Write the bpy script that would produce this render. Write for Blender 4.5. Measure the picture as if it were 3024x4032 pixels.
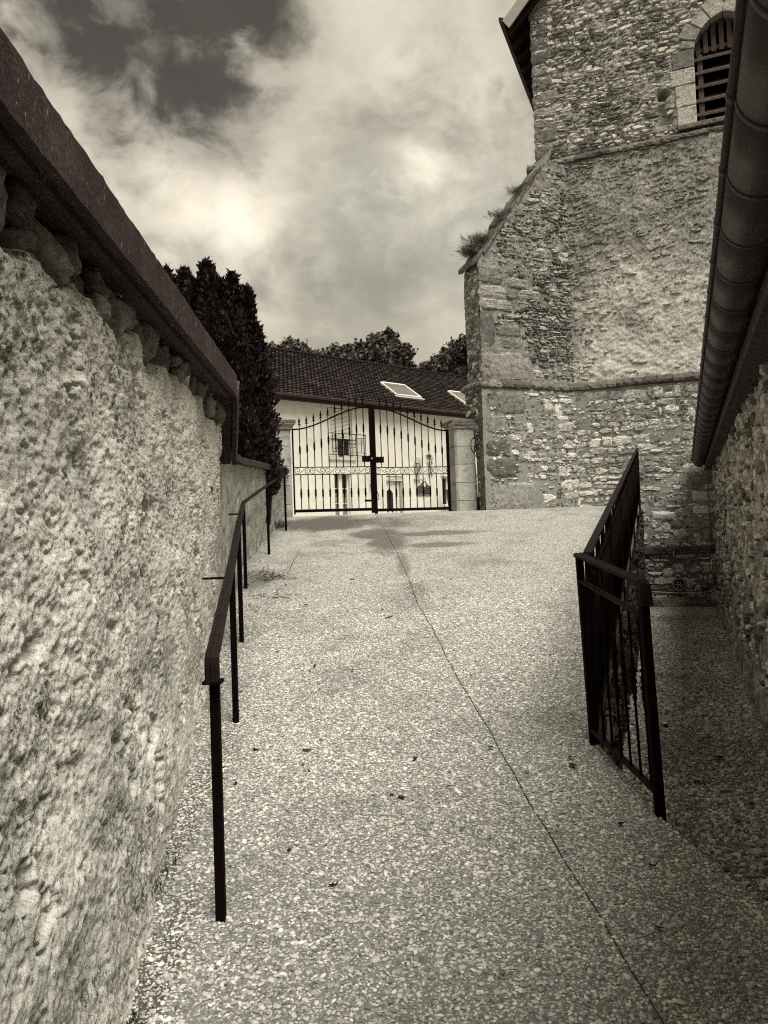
import bpy, math, random
import numpy as np
from mathutils import Matrix, Vector

for o in list(bpy.data.objects):
    bpy.data.objects.remove(o, do_unlink=True)
scene = bpy.context.scene
COL = scene.collection
R = math.radians

# ------------------------------------------------------------------ camera
cam_d = bpy.data.cameras.new('camera')
cam = bpy.data.objects.new('camera', cam_d)
COL.objects.link(cam)
cam.matrix_world = (Matrix.Translation((0, 0, 1.6)) @ Matrix.Rotation(R(90 + 1.86), 4, 'X')
                    @ Matrix.Rotation(R(-2.0), 4, 'Z'))
cam_d.sensor_fit = 'HORIZONTAL'
cam_d.sensor_width = 36.0
cam_d.lens = 36.04
cam_d.clip_start = 0.02
cam_d.clip_end = 3000
scene.camera = cam

# ------------------------------------------------------------------ node helper
class G:
    """small wrapper that builds shader nodes; every method returns a socket"""
    def __init__(self, nt):
        self.nt = nt
        nt.nodes.clear()
    def n(self, kind, **kw):
        nd = self.nt.nodes.new(kind)
        for k, v in kw.items():
            setattr(nd, k, v)
        return nd
    def put(self, sock, v):
        if isinstance(v, bpy.types.NodeSocket):
            self.nt.links.new(v, sock)
        elif isinstance(v, (tuple, list)):
            v = tuple(v)
            if len(sock.default_value) == 4 and len(v) == 3:
                v = v + (1.0,)
            sock.default_value = v
        else:
            sock.default_value = v
    def m(self, op, a, b=0.0, c=None, clamp=False):
        nd = self.n('ShaderNodeMath', operation=op, use_clamp=clamp)
        self.put(nd.inputs[0], a); self.put(nd.inputs[1], b)
        if c is not None: self.put(nd.inputs[2], c)
        return nd.outputs[0]
    def v(self, op, a, b=(0, 0, 0), s=None):
        nd = self.n('ShaderNodeVectorMath', operation=op)
        self.put(nd.inputs[0], a); self.put(nd.inputs[1], b)
        if s is not None: self.put(nd.inputs['Scale'], s)
        return nd.outputs['Value'] if op in ('LENGTH', 'DISTANCE', 'DOT_PRODUCT') else nd.outputs[0]
    def pos(self):
        return self.n('ShaderNodeNewGeometry').outputs['Position']
    def sep(self, v):
        return self.n_sep(v)
    def n_sep(self, v):
        nd = self.n('ShaderNodeSeparateXYZ'); self.put(nd.inputs[0], v); return nd.outputs
    def comb(self, x, y, z):
        nd = self.n('ShaderNodeCombineXYZ')
        self.put(nd.inputs[0], x); self.put(nd.inputs[1], y); self.put(nd.inputs[2], z)
        return nd.outputs[0]
    def noise(self, vec, scale, detail=4, rough=.55, dist=0.0):
        nd = self.n('ShaderNodeTexNoise')
        self.put(nd.inputs['Vector'], vec); self.put(nd.inputs['Scale'], scale)
        self.put(nd.inputs['Detail'], detail); self.put(nd.inputs['Roughness'], rough)
        self.put(nd.inputs['Distortion'], dist)
        return nd.outputs[0]
    def voro(self, vec, scale, feature='F1', out='Distance', rnd=1.0):
        nd = self.n('ShaderNodeTexVoronoi', feature=feature)
        self.put(nd.inputs['Vector'], vec); self.put(nd.inputs['Scale'], scale)
        self.put(nd.inputs['Randomness'], rnd)
        return nd.outputs[out]
    def mr(self, v, a, b, c=0.0, d=1.0, kind='SMOOTHSTEP'):
        nd = self.n('ShaderNodeMapRange', interpolation_type=kind)
        self.put(nd.inputs[0], v); self.put(nd.inputs[1], a); self.put(nd.inputs[2], b)
        self.put(nd.inputs[3], c); self.put(nd.inputs[4], d)
        return nd.outputs[0]
    def mix(self, f, a, b, blend='MIX'):
        nd = self.n('ShaderNodeMix', data_type='RGBA', blend_type=blend)
        self.put(nd.inputs[0], f); self.put(nd.inputs[6], a); self.put(nd.inputs[7], b)
        return nd.outputs[2]
    def ramp(self, f, stops):
        nd = self.n('ShaderNodeValToRGB')
        e = nd.color_ramp.elements
        e[0].position, e[0].color = stops[0][0], tuple(stops[0][1]) + (1,)
        e[1].position, e[1].color = stops[-1][0], tuple(stops[-1][1]) + (1,)
        for p, c in stops[1:-1]:
            x = e.new(p); x.color = tuple(c) + (1,)
        self.put(nd.inputs[0], f)
        return nd.outputs[0]
    def bump(self, h, strength=.5, dist=.01):
        nd = self.n('ShaderNodeBump')
        self.put(nd.inputs['Height'], h); nd.inputs['Strength'].default_value = strength
        nd.inputs['Distance'].default_value = dist
        return nd.outputs[0]
    def rand(self):
        return self.n('ShaderNodeObjectInfo').outputs['Random']
    def attr(self, name):
        nd = self.n('ShaderNodeAttribute', attribute_name=name)
        return nd.outputs['Fac']

def gaussmask(g, dirv, cx, cy, cz, r0, r1, warp):
    """1 inside angular radius r0 round a direction, 0 beyond r1, edge pushed about by warp"""
    d = g.v('DISTANCE', dirv, (cx, cy, cz))
    return g.mr(g.m('ADD', d, warp), r0, r1, 1.0, 0.0)

# ------------------------------------------------------------------ world: veiled daylight sky with clouds, toned like the print
SUN_EL, SUN_AZ = 62.0, 151.0         # sun stands high behind the camera, a little to its right
world = bpy.data.worlds.new('World')
scene.world = world
world.use_nodes = True
g = G(world.node_tree)
sky = g.n('ShaderNodeTexSky', sky_type='NISHITA')
sky.sun_disc = False
sky.sun_elevation = R(SUN_EL)
sky.sun_rotation = R(SUN_AZ)
sky.air_density, sky.dust_density = 1.0, 1.5
lum = g.n('ShaderNodeRGBToBW'); g.put(lum.inputs[0], sky.outputs[0])
dirv = g.n('ShaderNodeTexCoord').outputs['Generated']
dx, dy, dz = g.sep(dirv)
sv = g.v('MULTIPLY', dirv, (1.0, 1.0, 1.35))
nA = g.noise(sv, 3.1, 12, .545, .25)
nAl = g.noise(g.v('ADD', sv, (.025, -.02, .085)), 3.1, 12, .545, .25)
rel = g.m('SUBTRACT', nA, nAl)
nB = g.noise(g.v('ADD', sv, (3.1, 1.7, 0)), 2.3, 10, .52, .2)
nC = g.noise(g.v('ADD', sv, (7.7, 4.2, 0)), 10.0, 10, .60, .3)
warp = g.m('MULTIPLY', g.m('SUBTRACT', nA, .5), .34)
warp2 = g.m('MULTIPLY', g.m('SUBTRACT', nC, .5), .22)
wsum = g.m('ADD', warp, warp2)
gap = g.m('MAXIMUM', gaussmask(g, dirv, -.225, .800, .558, .080, .190, wsum),
          gaussmask(g, dirv, -.315, .775, .550, .05, .13, wsum))
gap2 = gaussmask(g, dirv, -.255, .832, .494, .0, .05, g.m('MULTIPLY', wsum, .5))
gap = g.m('MAXIMUM', gap, g.m('MULTIPLY', gap2, .6))
gap = g.m('MULTIPLY', gap, g.mr(g.m('ADD', g.m('MULTIPLY', nC, .7), g.m('MULTIPLY', nA, .3)), .50, .66, 1.0, .45))
free = g.mr(g.m('ADD', g.m('MULTIPLY', nA, .6), g.m('MULTIPLY', nC, .4)), .33, .43, .45, 0.0)
gap = g.m('MAXIMUM', gap, free)
belly = g.m('MAXIMUM', gaussmask(g, dirv, .000, .935, .352, .075, .165, g.m('MULTIPLY', wsum, .75)),
            g.m('MULTIPLY', gaussmask(g, dirv, .105, .928, .350, .06, .15, g.m('MULTIPLY', wsum, .8)), .95))
lowb = g.mr(dz, .20, .30, .30, 0.0)
belly = g.m('MULTIPLY', belly, g.mr(nC, .32, .58, .55, 1.0))
shade = g.m('MAXIMUM', g.m('MULTIPLY', belly, .9),
            g.mr(g.m('ADD', g.m('MULTIPLY', nB, .55), g.m('MULTIPLY', nC, .45)), .45, .60, 0.0, .68))
shade = g.m('MAXIMUM', shade, g.m('MULTIPLY', lowb, g.mr(nC, .4, .6)))
bright = g.m('MAXIMUM', gaussmask(g, dirv, .085, .880, .463, .0, .10, wsum),
             g.m('MULTIPLY', gaussmask(g, dirv, -.18, .914, .362, .01, .13, wsum), .9))
bright = g.m('MAXIMUM', bright, g.m('MULTIPLY', gaussmask(g, dirv, -.25, .86, .44, .02, .10, wsum), .7))
bright = g.m('MULTIPLY', bright, g.mr(nA, .36, .58))
cloud = g.mix(shade, (.515, .468, .378), (.250, .246, .206))
cloud = g.mix(bright, cloud, (.74, .675, .555))
clear = g.mix(1.0, (.128, .118, .106), g.v('SCALE', g.comb(1, 1, 1), s=g.m('MULTIPLY', lum.outputs[0], .20)), 'MULTIPLY')
cloud = g.v('SCALE', cloud, s=g.mr(rel, -.16, .16, .70, 1.22, 'LINEAR'))
col = g.mix(g.m('MULTIPLY', gap, .95), cloud, clear)
bg = g.n('ShaderNodeBackground')
g.put(bg.inputs[0], col)
bg.inputs[1].default_value = 0.70
wo = g.n('ShaderNodeOutputWorld')
g.nt.links.new(bg.outputs[0], wo.inputs[0])
world.cycles.sampling_method = 'MANUAL'
world.cycles.sample_map_resolution = 512

# ------------------------------------------------------------------ sun through thin cloud
sd = bpy.data.lights.new('sun', 'SUN')
sd.energy = 2.75
sd.angle = R(34)
sd.color = (1.0, .98, .925)
sun = bpy.data.objects.new('sun', sd)
COL.objects.link(sun)
to_sun = Vector((math.sin(R(SUN_AZ)) * math.cos(R(SUN_EL)), math.cos(R(SUN_AZ)) * math.cos(R(SUN_EL)), math.sin(R(SUN_EL))))
sun.rotation_euler = to_sun.to_track_quat('Z', 'Y').to_euler()

scene.view_settings.view_transform = 'Standard'
scene.view_settings.look = 'None'
scene.view_settings.exposure = 1.0
scene.view_settings.gamma = 1.0
scene.view_settings.use_curve_mapping = False
scene.render.engine = 'CYCLES'
scene.cycles.max_bounces = 6
scene.cycles.diffuse_bounces = 3
scene.cycles.use_denoising = False
scene.cycles.filter_width = 1.15
scene.cycles.sample_clamp_indirect = 4.0

# ------------------------------------------------------------------ mesh helpers
class MB:
    def __init__(self):
        self.v = []; self.f = []
    def add(self, vs, fs):
        b = len(self.v)
        self.v += [tuple(p) for p in vs]
        self.f += [tuple(i + b for i in f) for f in fs]
        return self
    def box(self, x0, x1, y0, y1, z0, z1):
        vs = [(x, y, z) for z in (z0, z1) for y in (y0, y1) for x in (x0, x1)]
        return self.add(vs, [(0, 2, 3, 1), (4, 5, 7, 6), (0, 1, 5, 4), (2, 6, 7, 3), (0, 4, 6, 2), (1, 3, 7, 5)])
    def hexa(self, p):
        """eight corners: bottom ring 0-3, top ring 4-7 (counter-clockwise seen from above)"""
        return self.add(p, [(3, 2, 1, 0), (4, 5, 6, 7), (0, 1, 5, 4), (1, 2, 6, 5), (2, 3, 7, 6), (3, 0, 4, 7)])
    def tube(self, path, r, n=8, caps=True, flat=None):
        """tube along a path; r number or list; flat=(w,h) gives a rectangular bar"""
        P = [Vector(p) for p in path]
        rs = r if isinstance(r, (list, tuple)) else [r] * len(P)
        rings = []
        up0 = Vector((0, 0, 1))
        for i, p in enumerate(P):
            t = (P[min(i + 1, len(P) - 1)] - P[max(i - 1, 0)]).normalized()
            up = up0 if abs(t.z) < .97 else Vector((0, 1, 0))
            a = t.cross(up).normalized(); b = a.cross(t).normalized()
            if flat:
                w, h = flat
                ring = [p + a * sx_ * w / 2 + b * sz_ * h / 2 for sx_, sz_ in ((-1, -1), (1, -1), (1, 1), (-1, 1))]
            else:
                ring = [p + (a * math.cos(2 * math.pi * k / n) + b * math.sin(2 * math.pi * k / n)) * rs[i] for k in range(n)]
            rings.append(ring)
        m = len(rings[0])
        vs = [q for ring in rings for q in ring]
        fs = []
        for i in range(len(P) - 1):
            for k in range(m):
                k2 = (k + 1) % m
                fs.append((i * m + k, i * m + k2, (i + 1) * m + k2, (i + 1) * m + k))
        if caps:
            fs.append(tuple(range(m))[::-1]); fs.append(tuple((len(P) - 1) * m + k for k in range(m)))
        return self.add(vs, fs)
    def lathe(self, prof, n=10, o=(0, 0, 0)):
        vs = [(o[0] + r * math.cos(2 * math.pi * k / n), o[1] + r * math.sin(2 * math.pi * k / n), o[2] + z) for r, z in prof for k in range(n)]
        fs = []
        for i in range(len(prof) - 1):
            for k in range(n):
                k2 = (k + 1) % n
                fs.append((i * n + k, i * n + k2, (i + 1) * n + k2, (i + 1) * n + k))
        fs.append(tuple(range(n))[::-1]); fs.append(tuple((len(prof) - 1) * n + k for k in range(n)))
        return self.add(vs, fs)
    def prism(self, outline, a, b, axis='y'):
        """closed outline (list of 2-D points) swept along one axis from a to b"""
        n = len(outline)
        def P(p, t):
            return {'y': (p[0], t, p[1]), 'x': (t, p[0], p[1]), 'z': (p[0], p[1], t)}[axis]
        vs = [P(p, a) for p in outline] + [P(p, b) for p in outline]
        fs = [(i, (i + 1) % n, n + (i + 1) % n, n + i) for i in range(n)]
        fs += [tuple(range(n))[::-1], tuple(range(n, 2 * n))]
        return self.add(vs, fs)
    def mesh(self, name, mat, smooth=False):
        me = bpy.data.meshes.new(name)
        me.from_pydata(self.v, [], self.f)
        me.update()
        import bmesh
        bm = bmesh.new(); bm.from_mesh(me)
        bmesh.ops.recalc_face_normals(bm, faces=bm.faces)
        bm.to_mesh(me); bm.free()
        if smooth:
            me.polygons.foreach_set('use_smooth', [True] * len(me.polygons))
        if mat: me.materials.append(mat)
        return me
    def build(self, name, mat, parent=None, smooth=False, bevel=0.0, loc=None):
        o = link(name, self.mesh(name, mat, smooth), parent)
        if loc is not None: o.location = loc
        if bevel:
            md = o.modifiers.new('bevel', 'BEVEL'); md.width = bevel; md.segments = 2; md.limit_method = 'ANGLE'
        return o

def link(name, data, parent=None):
    o = bpy.data.objects.new(name, data)
    COL.objects.link(o)
    if parent: o.parent = parent
    return o

def thing(name, label, cat, loc=(0, 0, 0), rotz=0.0, group=None):
    o = link(name, None)
    o.location = loc
    o.rotation_euler = (0, 0, rotz)
    return tag(o, label, cat, group)

def tag(o, label, cat=None, group=None, kind=None):
    o['label'] = label
    if cat: o['category'] = cat
    if group: o['group'] = group
    if kind: o['kind'] = kind
    return o

def structure(o, label=None):
    o['kind'] = 'structure'
    if label: o['label'] = label
    return o

def stuff(o, label=None):
    o['kind'] = 'stuff'
    if label: o['label'] = label
    return o

def npmesh(name, verts, quads, mat, parent=None, smooth=True, tris=False, attrs=None):
    verts = np.asarray(verts, dtype=np.float32); quads = np.asarray(quads, dtype=np.int32)
    me = bpy.data.meshes.new(name)
    k = quads.shape[1]
    me.vertices.add(len(verts)); me.vertices.foreach_set('co', verts.ravel())
    me.loops.add(quads.size); me.loops.foreach_set('vertex_index', quads.ravel())
    me.polygons.add(len(quads))
    me.polygons.foreach_set('loop_start', np.arange(0, quads.size, k, dtype=np.int32))
    me.polygons.foreach_set('loop_total', np.full(len(quads), k, dtype=np.int32))
    me.polygons.foreach_set('use_smooth', np.full(len(quads), smooth, dtype=bool))
    me.update(calc_edges=True)
    me.validate()
    for an, av in (attrs or {}).items():
        a = me.attributes.new(an, 'FLOAT', 'POINT')
        a.data.foreach_set('value', np.asarray(av, dtype=np.float32))
    if mat: me.materials.append(mat)
    return link(name, me, parent)

def gridquads(ni, nj, flip=False):
    i, j = np.meshgrid(np.arange(ni - 1), np.arange(nj - 1), indexing='ij')
    a = (i * nj + j).ravel(); b = ((i + 1) * nj + j).ravel(); c = ((i + 1) * nj + j + 1).ravel(); d = (i * nj + j + 1).ravel()
    q = np.stack([a, b, c, d], 1)
    return q[:, ::-1] if flip else q

# ------------------------------------------------------------------ numpy noise for real relief
def _hash(ix, iy, iz, seed):
    h = (ix.astype(np.int64) * 374761393 + iy.astype(np.int64) * 668265263 + iz.astype(np.int64) * 2147483647 + seed * 144665) & 0xffffffff
    h = ((h ^ (h >> 13)) * 1274126177) & 0xffffffff
    h = ((h ^ (h >> 16)) * 2246822519) & 0xffffffff
    return ((h ^ (h >> 15)) & 0xffffff) / float(0xffffff)

def vnoise(x, y, z, seed=0):
    ix, iy, iz = np.floor(x), np.floor(y), np.floor(z)
    fx, fy, fz = x - ix, y - iy, z - iz
    fx = fx * fx * fx * (fx * (fx * 6 - 15) + 10); fy = fy * fy * fy * (fy * (fy * 6 - 15) + 10); fz = fz * fz * fz * (fz * (fz * 6 - 15) + 10)
    r = 0
    for a in (0, 1):
        for b in (0, 1):
            for c in (0, 1):
                r = r + (fx if a else 1 - fx) * (fy if b else 1 - fy) * (fz if c else 1 - fz) * _hash(ix + a, iy + b, iz + c, seed)
    return r * 2 - 1

def fbm(x, y, z, s, octv=4, gain=.5, seed=0):
    t, amp, tot = 0, 1.0, 0.0
    for k in range(octv):
        t = t + amp * vnoise(x * s, y * s, z * s, seed + k * 17); tot += amp
        s *= 2.03; amp *= gain
    return t / tot

def worley(x, y, s, seed=0):
    X, Y = x * s, y * s
    ix, iy = np.floor(X), np.floor(Y)
    best = np.full(X.shape, 9.0); cid = np.zeros(X.shape)
    zz = np.zeros_like(ix)
    for a in (-1, 0, 1):
        for b in (-1, 0, 1):
            px = ix + a + _hash(ix + a, iy + b, zz, seed); py = iy + b + _hash(ix + a, iy + b, zz, seed + 5)
            d = (X - px) ** 2 + (Y - py) ** 2
            m = d < best
            best = np.where(m, d, best); cid = np.where(m, _hash(ix + a, iy + b, zz, seed + 9), cid)
    return np.sqrt(best), cid

def sstep(a, b, x):
    t = np.clip((x - a) / (b - a), 0, 1)
    return t * t * (3 - 2 * t)

# ------------------------------------------------------------------ materials
def principled(g, color, rough=.85, bump=None, metal=0.0, spec=.25, trans=0.0, ior=1.45, warm=False):
    # one print tone for the whole place: pale and middle greys nearly neutral, only the darkest tones brown
    bw = g.n('ShaderNodeRGBToBW'); g.put(bw.inputs[0], color)
    grey = g.v('MULTIPLY', g.comb(bw.outputs[0], bw.outputs[0], bw.outputs[0]), (1.0, .985, .905))
    color = g.mix(g.mr(bw.outputs[0], .035, .17, .0, .62), color, grey)
    if warm: color = g.v('MULTIPLY', color, (1.02, .975, .965))
    p = g.n('ShaderNodeBsdfPrincipled')
    g.put(p.inputs['Base Color'], color); g.put(p.inputs['Roughness'], rough)
    g.put(p.inputs['Metallic'], metal); g.put(p.inputs['Specular IOR Level'], spec)
    g.put(p.inputs['Transmission Weight'], trans); p.inputs['IOR'].default_value = ior
    if bump is not None: g.put(p.inputs['Normal'], bump)
    o = g.n('ShaderNodeOutputMaterial')
    g.nt.links.new(p.outputs[0], o.inputs[0])
    return p

def newmat(name):
    m = bpy.data.materials.new(name)
    m.use_nodes = True
    return m, G(m.node_tree)

MAT = {}
def simple(name, c1, c2, scale, rough=.8, bump=.3, bdist=.004, bscale=None, metal=0.0, spec=.25, detail=5, rnd=0.0, dirt=None):
    """two-tone noise material with fine relief; dirt=(colour, scale, lo, hi) lays stains over it"""
    m, g = newmat(name)
    p = g.pos()
    n1 = g.noise(p, scale, detail, .6)
    c = g.ramp(n1, [(.32, c1), (.68, c2)])
    if rnd:
        c = g.mix(1.0, c, g.v('SCALE', (1, 1, 1), s=g.mr(g.rand(), 0, 1, 1 - rnd, 1 + rnd, 'LINEAR')), 'MULTIPLY')
    if dirt:
        dc, ds, lo, hi = dirt
        c = g.mix(g.mr(g.noise(p, ds, 6, .65, .3), lo, hi), c, dc)
    b = g.bump(g.noise(p, bscale or scale * 4, 5, .65), bump, bdist) if bump else None
    principled(g, c, rough, b, metal, spec)
    MAT[name] = m
    return m

simple('iron', (.0040, .0019, .0017), (.0072, .0037, .0033), 30, .7, .25, .001, 180, spec=.03)
simple('rail_iron', (.0095, .0058, .0052), (.020, .0140, .0125), 22, .6, .25, .001, 150, spec=.06)
simple('zinc', (.030, .0165, .0145), (.048, .029, .026), 5, .55, .2, .002, 60, metal=.0, spec=.4, dirt=((.026, .013, .011), 3.0, .5, .75))
simple('board', (.055, .036, .032), (.10, .075, .066), 14, .8, .4, .004, 70)
simple('dark_wood', (.016, .008, .007), (.04, .024, .021), 10, .85, .4, .004, 50)
simple('louvre', (.045, .031, .027), (.095, .072, .062), 12, .85, .5, .004, 60, rnd=.25)
simple('plaster', (.62, .555, .43), (.72, .65, .505), 3, .9, .15, .002, 120, dirt=((.50, .45, .355), .8, .48, .8))
simple('white_paint', (.66, .60, .47), (.74, .67, .53), 8, .5, .05, .001, 50, spec=.4)
simple('grey_paint', (.30, .27, .215), (.36, .325, .26), 8, .5, .05, .001, 50, spec=.4)
simple('pillar_stone', (.33, .315, .255), (.50, .47, .375), 9, .9, .8, .012, 38, rnd=.12, dirt=((.20, .185, .15), 5, .52, .72))
simple('cap_stone', (.09, .06, .054), (.17, .14, .118), 12, .9, .6, .008, 60)
simple('conduit', (.55, .50, .41), (.66, .60, .49), 12, .4, .1, .001, 60, spec=.5)
simple('dark_conduit', (.15, .12, .105), (.22, .185, .16), 12, .5, .1, .001, 60, spec=.4)
simple('bark', (.02, .012, .010), (.05, .033, .028), 6, .9, .7, .02, 18)
simple('dead_leaf', (.008, .004, .0035), (.024, .013, .011), 60, .8, .2, .001, 200)
simple('straw', (.05, .035, .028), (.13, .105, .082), 30, .85, .2, .001, 100)
simple('ground_earth', (.09, .075, .058), (.17, .15, .117), 1.4, .95, .6, .03, 9)
simple('gravel_yard', (.30, .28, .225), (.42, .395, .315), 14, .95, .6, .01, 70)
simple('planter', (.085, .078, .068), (.12, .11, .095), 10, .7, .1, .002, 50)
simple('relief_figure', (.20, .175, .14), (.60, .55, .43), 16, .8, .5, .01, 40)
simple('plaque', (.055, .05, .044), (.075, .07, .062), 20, .5, .1, .001, 50, spec=.4)
simple('white_plate', (.60, .55, .43), (.66, .60, .47), 9, .5, .05, .001, 50)
simple('lamp_glass', (.35, .33, .28), (.45, .42, .35), 9, .2, .0, .001, 50, spec=.6)

def mk_foliage(name, c1, c2, scale):
    m, g = newmat(name)
    p = g.pos()
    n1 = g.noise(p, scale, 3, .6)
    t = g.attr('tone')
    f = g.m('ADD', g.m('MULTIPLY', n1, .5), g.m('MULTIPLY', t, .5))
    c = g.ramp(f, [(.28, c1), (.72, c2)])
    principled(g, c, .75, None, 0, .2)
    MAT[name] = m
mk_foliage('conifer_leaf', (.0070, .0038, .0033), (.052, .036, .030), 2.5)
mk_foliage('tree_leaf', (.020, .014, .012), (.125, .103, .082), .9)
mk_foliage('pale_leaf', (.040, .032, .025), (.16, .138, .105), 1.2)
mk_foliage('weed', (.022, .015, .012), (.10, .082, .063), 20)
mk_foliage('dry_grass', (.045, .036, .028), (.20, .170, .125), 12)

# glass seen from outside by day
m, g = newmat('window_glass')
principled(g, (.012, .009, .008), .06, None, 0, .6)
MAT['window_glass'] = m
m, g = newmat('sky_glass')
principled(g, (.10, .09, .075), .04, None, .0, 1.0, ior=2.4)
MAT['sky_glass'] = m
m, g = newmat('curtain')
p = g.pos()
principled(g, g.ramp(g.noise(p, 30, 4, .6), [(.4, (.05, .04, .035)), (.62, (.34, .31, .26))]), .9)
MAT['curtain'] = m
m, g = newmat('black_void')
principled(g, (.004, .0016, .0014), .9, None, 0, .1)
MAT['black_void'] = m

# rough-cast lime render of the tall wall
m, g = newmat('roughcast')
p = g.pos()
n1 = g.noise(p, 3.5, 6, .6, .3); n2 = g.noise(p, 34, 8, .75, .2); n3 = g.noise(p, 95, 6, .75)
f = g.m('ADD', g.m('ADD', g.m('MULTIPLY', n1, .16), g.m('MULTIPLY', n2, .36)), g.m('MULTIPLY', n3, .48))
c = g.ramp(f, [(.39, (.20, .186, .156)), (.44, (.52, .49, .405)), (.49, (.82, .77, .625)), (.56, (.95, .89, .72))])
clus = g.mr(g.noise(p, 2.1, 5, .62, .5), .42, .64, -.075, .045)
pit = g.mr(g.m('ADD', g.noise(p, 15, 8, .74, .6), clus), .575, .640)
c = g.mix(g.m('MULTIPLY', pit, .9), c, (.070, .044, .038))
grey = g.mr(g.noise(g.v('ADD', p, (9, 2, 4)), 1.4, 6, .65, .6), .46, .62, 0, .42)
c = g.mix(grey, c, (.30, .287, .24))
pit2 = g.mr(g.m('ADD', g.noise(g.v('ADD', p, (5, 5, 5)), 48, 6, .72, .4), g.m('MULTIPLY', clus, .6)), .585, .650)
c = g.mix(g.m('MULTIPLY', pit2, .6), c, (.10, .08, .068))
grit = g.mr(g.m('ADD', g.noise(g.v('ADD', p, (1, 8, 6)), 62, 9, .82, .3), g.m('MULTIPLY', clus, .5)), .53, .585)
c = g.mix(g.m('MULTIPLY', grit, .72), c, (.085, .058, .050))
b = g.bump(g.m('ADD', g.m('MULTIPLY', n2, .6), n3), .9, .010)
principled(g, c, .95, b, 0, .15)
MAT['roughcast'] = m

# the same render on the lower wall, greyer and finer
m, g = newmat('roughcast_grey')
p = g.pos()
n1 = g.noise(p, 5, 6, .6, .3); n2 = g.noise(p, 30, 6, .7)
f = g.m('ADD', g.m('MULTIPLY', n1, .4), g.m('MULTIPLY', n2, .6))
c = g.ramp(f, [(.36, (.19, .178, .15)), (.5, (.38, .365, .30)), (.66, (.58, .545, .44))])
pit = g.mr(g.noise(g.v('MULTIPLY', p, (1, 1, .45)), 22, 5, .7, .4), .60, .69)
c = g.mix(g.m('MULTIPLY', pit, .8), c, (.06, .05, .043))
principled(g, c, .95, g.bump(n2, .9, .012), 0, .15)
MAT['roughcast_grey'] = m

# weathered concrete coping
m, g = newmat('coping')
p = g.pos()
n1 = g.noise(p, 6, 6, .6); n2 = g.noise(p, 55, 5, .7)
c = g.ramp(g.m('ADD', g.m('MULTIPLY', n1, .45), g.m('MULTIPLY', n2, .55)), [(.36, (.026, .0165, .0150)), (.54, (.058, .041, .038)), (.72, (.12, .098, .089))])
lich = g.mr(g.voro(g.v('MULTIPLY', p, (1, 1, .45)), 42), .14, .24, 1.0, 0.0)
lich = g.m('MULTIPLY', lich, g.mr(g.noise(p, 14, 4), .50, .60))
c = g.mix(g.m('MULTIPLY', lich, .75), c, (.36, .32, .28))
spk = g.mr(g.noise(g.v('MULTIPLY', p, (1, 1, .5)), 90, 5, .75), .56, .66)
c = g.mix(g.m('MULTIPLY', spk, .55), c, (.20, .17, .155))
principled(g, c, .92, g.bump(n2, .8, .008), 0, .2, warm=True)
MAT['coping'] = m

def mk_stone(name, stops, lichen, dark, rnd, relief=.012, tone=False, sc=1.0):
    m, g = newmat(name)
    p = g.pos()
    n1 = g.noise(p, 11 * sc, 6, .65, .3); n2 = g.noise(p, 48 * sc, 5, .7)
    f = g.m('ADD', g.m('MULTIPLY', n1, .55), g.m('MULTIPLY', n2, .45))
    r = g.attr('tone') if tone else g.rand()
    f = g.m('ADD', f, g.m('MULTIPLY', g.m('SUBTRACT', r, .5), rnd))
    c = g.ramp(f, stops)
    dk = g.mr(g.noise(p, 26 * sc, 6, .75, .5), .53, .66)
    big = g.mr(g.noise(p, 1.1, 5, .6, .4), .40, .62)
    c = g.mix(g.m('MULTIPLY', dk, g.m('MULTIPLY', g.m('ADD', g.m('MULTIPLY', big, .75), .25), dark)), c, (.030, .0185, .0160))
    pt = g.mr(g.noise(g.v('MULTIPLY', p, (1, 1, 1.5)), 8.5, 8, .72, .6), .52, .60)
    c = g.mix(g.m('MULTIPLY', pt, g.m('MULTIPLY', g.m('ADD', g.m('MULTIPLY', big, .6), .2), dark)), c, (.050, .029, .025))
    sp = g.mr(g.noise(g.v('ADD', p, (2, 7, 3)), 36, 8, .76, .5), .535, .595)
    c = g.mix(g.m('MULTIPLY', sp, g.m('MULTIPLY', dark, .8)), c, (.036, .020, .0175))
    li = g.mr(g.voro(p, 30 * sc), .08, .18, 1, 0)
    li = g.m('MULTIPLY', li, g.mr(g.noise(p, 5, 3), .50, .60))
    c = g.mix(g.m('MULTIPLY', li, lichen), c, (.52, .485, .385))
    principled(g, c, .95, g.bump(g.m('ADD', n1, g.m('MULTIPLY', n2, .8)), .9, relief), 0, .15)
    MAT[name] = m
mk_stone('pale_stone', [(.28, (.20, .185, .155)), (.46, (.46, .43, .352)), (.66, (.80, .74, .59))], .2, .8, .42, .02)
mk_stone('quoin_stone', [(.30, (.105, .093, .078)), (.52, (.235, .22, .18)), (.72, (.44, .41, .33))], .35, .95, .30)
mk_stone('rubble', [(.30, (.16, .145, .12)), (.48, (.43, .402, .328)), (.66, (.82, .76, .605))], .35, .9, .55, tone=True)
mk_stone('rubble_wall', [(.30, (.15, .135, .112)), (.50, (.35, .33, .27)), (.70, (.60, .56, .45))], .30, .95, .0, .02, tone=True)
mk_stone('dressed_stone', [(.30, (.17, .155, .128)), (.50, (.37, .345, .28)), (.72, (.60, .55, .44))], .15, .75, .40, .02)
mk_stone('course_stone', [(.30, (.065, .052, .045)), (.52, (.145, .128, .108)), (.74, (.31, .285, .232))], .40, 1.0, .30, .02)

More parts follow.
